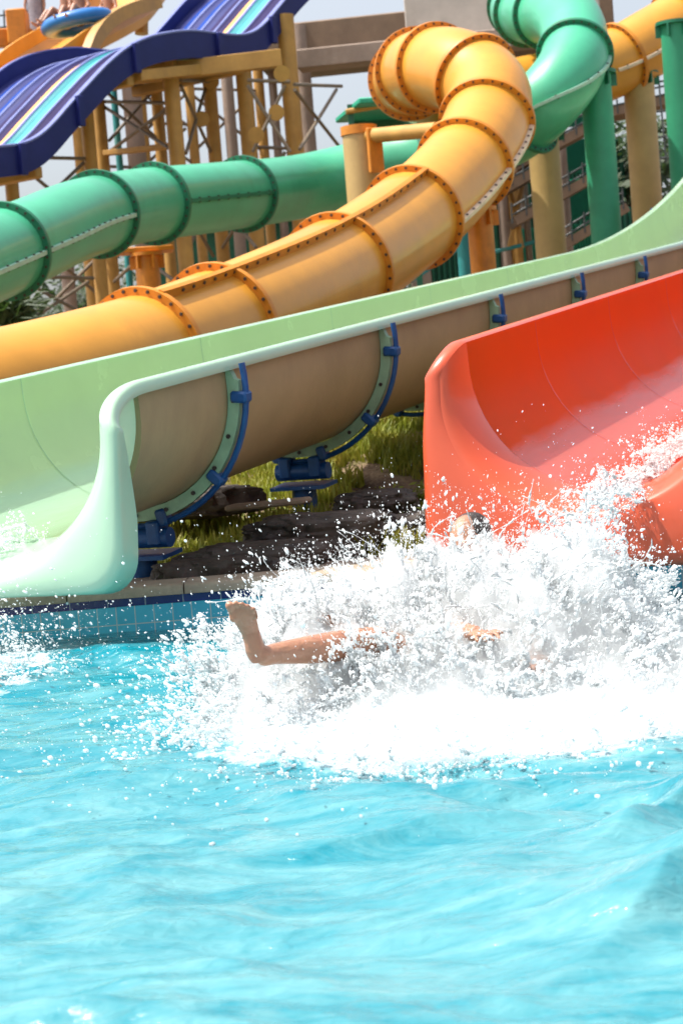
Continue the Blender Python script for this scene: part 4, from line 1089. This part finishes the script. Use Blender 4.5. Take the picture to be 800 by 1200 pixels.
_ico = None
def ico():
    t = (1 + 5 ** .5) / 2
    v = np.array([(-1, t, 0), (1, t, 0), (-1, -t, 0), (1, -t, 0), (0, -1, t), (0, 1, t), (0, -1, -t), (0, 1, -t), (t, 0, -1), (t, 0, 1), (-t, 0, -1), (-t, 0, 1)], float)
    v /= np.linalg.norm(v[0])
    f = np.array([(0, 11, 5), (0, 5, 1), (0, 1, 7), (0, 7, 10), (0, 10, 11), (1, 5, 9), (5, 11, 4), (11, 10, 2), (10, 7, 6), (7, 1, 8), (3, 9, 4), (3, 4, 2), (3, 2, 6), (3, 6, 8), (3, 8, 9), (4, 9, 5), (2, 4, 11), (6, 2, 10), (8, 6, 7), (9, 8, 1)])
    return v, f
def octa():
    v = np.array([(1, 0, 0), (-1, 0, 0), (0, 1, 0), (0, -1, 0), (0, 0, 1), (0, 0, -1)], float)
    f = np.array([(0, 2, 4), (2, 1, 4), (1, 3, 4), (3, 0, 4), (2, 0, 5), (1, 2, 5), (3, 1, 5), (0, 3, 5)]); return v, f
def droplets(name, P, Rr, m, label, stretch=None):
    P = np.asarray(P); Rr = np.asarray(Rr)
    big = Rr > .0034
    Vs, Fs, off = [], [], 0
    for msk, (bv, bf) in ((big, ico()), (~big, octa())):
        p, r = P[msk], Rr[msk]; n = len(p)
        if n == 0: continue
        v = bv[None] * r[:, None, None] * rng.uniform(.75, 1.3, (n, 1, 3))
        dr = p - np.array([SPX, SPY, -.3]) + rng.normal(0, .25, (n, 3)); dr /= np.linalg.norm(dr, axis=1)[:, None]
        kk = np.clip(rng.lognormal(.35, .5, n), 1, 4.5) - 1           # drops drawn out along their flight
        v = v + dr[:, None] * ((v * dr[:, None]).sum(2) * kk[:, None])[..., None] + p[:, None]
        f = bf[None] + (np.arange(n) * len(bv))[:, None, None] + off
        Vs.append(v.reshape(-1, 3)); Fs.append(f.reshape(-1, 3)); off += n * len(bv)
    me = bpy.data.meshes.new(name); fast_mesh(me, np.concatenate(Vs), np.concatenate(Fs)); me.materials.append(m)
    me.polygons.foreach_set('use_smooth', np.ones(len(me.polygons), bool))
    o = link(name, me); tag(o, label, kind='stuff'); return o
def warp(P, amt, sc, seed, it=1):
    """gather points into threads and sheets along the ridges of a noise field"""
    for _ in range(it):
        e = .02; x, y, z = (P * sc).T
        f = lambda a, b, c: fbm(a + seed, b, c, 2, .5)
        c0 = f(x, y, z)
        g = np.stack([f(x + e, y, z) - c0, f(x, y + e, z) - c0, f(x, y, z + e) - c0], 1) / e
        P = P + g * amt
    return P

def ridge_h(x, y):
    """height of the thrown water: tall behind, falling to a low apron in front"""
    e = splash_env(x, y)
    n = fbm(x * 2.6, y * 2.6, 11, 3); n2 = fbm(x * 8, y * 8, 3, 4, .6)
    tall = .40 * sstep(6.15, 7.0, y) + .07
    left = sstep(-.66, -.38, x + .25 * (y - 6.6)); right = 1 - .55 * sstep(.7, 1.4, x)
    h = tall * left * right * np.clip(1 - e * e * .6, 0, 1) ** .8
    h = h * (1 + .45 * n + .22 * n2)
    # keep the water low where the foot and shin stick out
    k = np.exp(-(((x + .29) / .31) ** 2 + ((y - 6.12) / .40) ** 2) ** 2)
    return np.maximum(h * (1 - .68 * k), 0)
xs = np.linspace(-.75, 2.0, 420); ys = np.linspace(5.3, 7.9, 400); X, Y = np.meshgrid(xs, ys)
H = ridge_h(X, Y)
Z = H * .5 + .02 * sstep(.02, .2, H) * fbm(X * 9, Y * 9, 2, 4, .6) - .04 + .03 * np.exp(-splash_env(X, Y))
XX, YY = X, Y
so_ = grid_mesh('splash_foam', XX, YY, Z, FOAM); tag(so_, 'churning white foam of the splash', kind='stuff')

# soft bright mist of the splash: an even volume under a ragged top
MX = np.linspace(-.75, 2.0, 300); MY = np.linspace(5.3, 7.8, 280); MX, MY = np.meshgrid(MX, MY)
MH = ridge_h(MX, MY); e_ = splash_env(MX, MY)
MZ = MH * (.93 + .16 * fbm(MX * 5, MY * 5, 4, 3, .5) + .05 * fbm(MX * 16, MY * 16, 7, 3)) + .025 * sstep(1.0, .6, e_)
MZ = np.where(e_ < .93 + .12 * fbm(MX * 5, MY * 5, 1, 3), MZ, -.13)
def mist_mat():
    m = bpy.data.materials.new('water_mist'); m.use_nodes = True; t = m.node_tree; t.nodes.remove(t.nodes['Principled BSDF'])
    v = t.nodes.new('ShaderNodeVolumePrincipled'); v.inputs['Color'].default_value = (.93, .945, .95, 1); v.inputs['Density'].default_value = 15; v.inputs['Anisotropy'].default_value = .15
    t.links.new(v.outputs[0], t.nodes['Material Output'].inputs['Volume']); return m
ny, nx = MX.shape
vt = np.stack([MX, MY, MZ + .02], -1).reshape(-1, 3); vb = np.stack([MX, MY, np.full_like(MX, -.16)], -1).reshape(-1, 3)
ix = np.arange(nx * ny).reshape(ny, nx); N0 = nx * ny
q = np.stack([ix[:-1, :-1], ix[:-1, 1:], ix[1:, 1:], ix[1:, :-1]], -1).reshape(-1, 4)
def wallq(a): return np.stack([a[:-1], a[1:], a[1:] + N0, a[:-1] + N0], -1)
qq = np.concatenate([q, q[:, ::-1] + N0, wallq(ix[0])[:, ::-1], wallq(ix[-1]), wallq(ix[:, 0]), wallq(ix[:, -1])[:, ::-1]])
me = bpy.data.meshes.new('splash_mist'); fast_mesh(me, np.concatenate([vt, vb]), qq); me.materials.append(mist_mat())
tag(link('splash_mist', me), 'soft white mist of the splash', kind='stuff')

# spray body
n = 330000
x = rng.uniform(-.75, 2.0, n); y = rng.uniform(5.35, 7.7, n); h = ridge_h(x, y)
z = h * np.clip(.70 + .3 * rng.random(n) ** .5, 0, 1) + rng.exponential(1, n) * (.010 + .045 * np.clip(h / .4, 0, 1.3)) - .01
keep = rng.random(n) < np.clip(.15 + h * 3, 0, 1) * (splash_env(x, y) < 1.25)
P = np.stack([x, y, z], 1)[keep]
P = warp(P, .022, 4.5, 3.0, 2); P = warp(P, .006, 13.0, 9.0, 2)
r = np.clip(rng.lognormal(math.log(.00115), .6, len(P)), .0006, .0055)
AP, AR = [P], [r]
# thrown jets
for k in range(260):
    x0 = rng.uniform(-.55, 1.2); y0 = rng.uniform(6.2, 7.3)
    h0 = float(ridge_h(np.array(x0), np.array(y0)))
    v = np.array([rng.normal((x0 - .3) * 1.0, .5), rng.normal(-.1, .5), rng.uniform(.7, 1.9)])
    T = rng.uniform(.05, .16); m = int(rng.uniform(200, 700)); t = T * rng.random(m) ** .7
    c = np.array([x0, y0, h0 * .85]) + v * t[:, None] + np.array([0, 0, -4.9]) * (t ** 2)[:, None]
    sp = .004 + .10 * (t / T)[:, None] ** 1.5 * rng.uniform(.15, .6)
    c = c + rng.normal(0, 1, (m, 3)) * sp
    AP.append(warp(c, .012, 9.0, 5.0, 2)); AR.append(np.clip(rng.lognormal(math.log(.0020), .7, m) * (1.25 - .5 * t / T), .0008, .008))
# threads of water torn off the crest
for k in range(240):
    x0 = rng.uniform(-.55, 1.2); y0 = rng.uniform(6.3, 7.3); h0 = float(ridge_h(np.array(x0), np.array(y0)))
    m = int(rng.uniform(50, 150)); stp = .0016
    d0 = np.array([rng.normal((x0 - .3) * .8, .6), rng.normal(0, .5), rng.uniform(.2, 1.0)]); d0 /= np.linalg.norm(d0)
    turn = np.cumsum(rng.normal(0, .10, (m, 3)), 0) * .35 + np.outer(np.linspace(0, 1, m), rng.normal(0, .8, 3) - np.array([0, 0, .5]))
    dd = d0 + turn; dd /= np.linalg.norm(dd, axis=1)[:, None]
    c = np.array([x0, y0, h0 * rng.uniform(.95, 1.2)]) + np.cumsum(dd * stp, 0)
    rr = rng.uniform(.0014, .0034) * (1 + .55 * np.sin(np.linspace(0, rng.uniform(6, 22), m) + rng.random() * 6)) * np.linspace(1.1, .6, m)
    AP.append(c); AR.append(np.clip(rr, .0008, .006))
# water sheeting over the knee
n = 5000
c = np.array(W(432, 768, 6.45)) + rng.normal(0, 1, (n, 3)) * np.array([.085, .05, .06])
AP.append(warp(c, .014, 7, 4.0, 2)); AR.append(np.clip(rng.lognormal(math.log(.0021), .55, n), .0008, .006))
# loose drops all round
n = 6000
x = rng.normal(.2, .7, n); y = rng.normal(6.5, .55, n); z = .02 + rng.exponential(.2, n)
k = (z < .8) & (np.abs(x - .3) < 1.9)
AP.append(np.stack([x, y, z], 1)[k]); AR.append(np.clip(rng.lognormal(math.log(.0017), .5, k.sum()), .0008, .007))
# skirt left and front
n = 14000
q = rng.uniform(0, 6.28, n); rr = 1 + rng.exponential(.16, n)
x = SPX + np.where(np.cos(q) < 0, .78, 1.25) * rr * np.cos(q); y = SPY + np.where(np.sin(q) < 0, .98, 1.1) * rr * np.sin(q)
z = .01 + rng.exponential(.05, n) / rr
AP.append(warp(np.stack([x, y, z], 1), .012, 6, 2.0, 2)); AR.append(np.clip(rng.lognormal(math.log(.0028), .5, n), .001, .009))
# fine mist hanging over the front of the splash
n = 230000
x = rng.uniform(-.75, 1.9, n); y = rng.uniform(5.4, 7.5, n); h = ridge_h(x, y)
z = h * rng.random(n) ** .6 + rng.exponential(.035, n)
k = rng.random(n) < np.clip(1.5 - splash_env(x, y), 0, 1)
pm_ = warp(np.stack([x, y, z], 1)[k], .02, 4.0, 8.0, 1)
AP.append(pm_); AR.append(rng.uniform(.0007, .0014, len(pm_)))
P = np.concatenate(AP); Rr = np.concatenate(AR)
P = P[:]; ok = P[:, 2] > -.03
# nothing between the camera and the bare sole: the foot has just broken through
foot_c = np.array(heel.lerp(toe, .5)); cd = foot_c - np.array(CAM); cd /= np.linalg.norm(cd)
rel = P - foot_c; al = rel @ cd; dist = np.linalg.norm(rel - al[:, None] * cd, axis=1)
ok &= ~((al < .05) & (dist < .16) & (rng.random(len(P)) < .9))
for pc, rad_, pr_ in ((W(345, 768, 6.4), .06, .6), (W(376, 738, 6.75), .05, .75), (W(556, 740, 6.5), .05, .42), (W(622, 760, 6.5), .06, .45)):
    cd = np.array(pc - CAM); dd = np.linalg.norm(cd); cd /= dd      # gaps torn in the spray in front of the limbs
    rel = P - np.array(pc); al = rel @ cd; dist = np.linalg.norm(rel - al[:, None] * cd, axis=1) + .03 * pnoise(P[:, 0] * 20, P[:, 1] * 20, P[:, 2] * 20)
    ok &= ~((al < .02) & (dist < rad_) & (rng.random(len(P)) < pr_))
droplets('splash_spray', P[ok], Rr[ok], DROP, 'white drops and threads of water thrown up by the bather')

# water rushing off the red slide
JP, JR = [], []
n = 26000
s = rng.random(n); a_ = -.15 + s * 1.5
lat = .17 + .13 * s + rng.normal(0, .04 + .03 * (1 - s), n)
lat = np.clip(lat, -.6, .6); bed = -WALL - np.sqrt(np.maximum(RAD ** 2 - lat ** 2, 0)) + .015
hh = rng.exponential(.015 + .03 * (1 - s), n)
P = np.array(O_R) + np.outer(lat, RV) + np.outer(bed + hh, UV) + np.outer(a_, A_DIR)
JP.append(warp(P, .012, 6, 1.0, 2)); JR.append(np.clip(rng.lognormal(math.log(.0019), .6, n), .0008, .007))
n = 20000
s = rng.random(n); p0 = np.array(O_R + RV * .17 + UV * -.72 - A_DIR * .2); p1 = np.array(W(655, 690, 7.8))
c = p0 + (p1 - p0) * s[:, None]; c[:, 2] += .12 * np.sin(s * math.pi)
c += rng.normal(0, 1, (n, 3)) * np.array([.075, .13, .05]) * (.4 + s[:, None])
JP.append(warp(c, .014, 6, 7.0, 2)); JR.append(np.clip(rng.lognormal(math.log(.0019), .6, n), .0008, .007))
droplets('slide_stream', np.concatenate(JP), np.concatenate(JR), DROP, 'white water shooting off the red slide')
# water falling off the green slide at the left edge
JP, JR = [], []
n = 12000
lat = rng.uniform(-.55, .02, n) ; s = rng.random(n)
bed = -WALL - np.sqrt(np.maximum(RAD ** 2 - lat ** 2, 0)) + .02
v = 1.7; t = s * .33
a_ = .0 - s * .75
P = np.array(O_G) + np.outer(lat, RV) + np.outer(bed + rng.exponential(.03, n), UV) + np.outer(a_, A_DIR)
P[:, 2] -= np.where(a_ < -.4, 5 * (a_ + .4) ** 2, 0) * 1.0
P += rng.normal(0, .02, (n, 3)) * (.5 + s[:, None])
JP.append(warp(P, .012, 6, 1.0, 2)); JR.append(np.clip(rng.lognormal(math.log(.0019), .6, n), .0008, .007))
n = 26000
x = rng.normal(-1.95, .28, n); y = rng.normal(8.6, .3, n); z = rng.exponential(.10, n)
JP.append(warp(np.stack([x, y, z], 1), .014, 6, 3.0, 2)); JR.append(np.clip(rng.lognormal(math.log(.0019), .6, n), .0008, .007))
droplets('slide_stream', np.concatenate(JP), np.concatenate(JR), DROP, 'white water pouring off the pale green slide at the left')

scene.cycles.volume_bounces = 6
scene.cycles.max_bounces = 10
scene.cycles.diffuse_bounces = 5
scene.cycles.transparent_max_bounces = 8
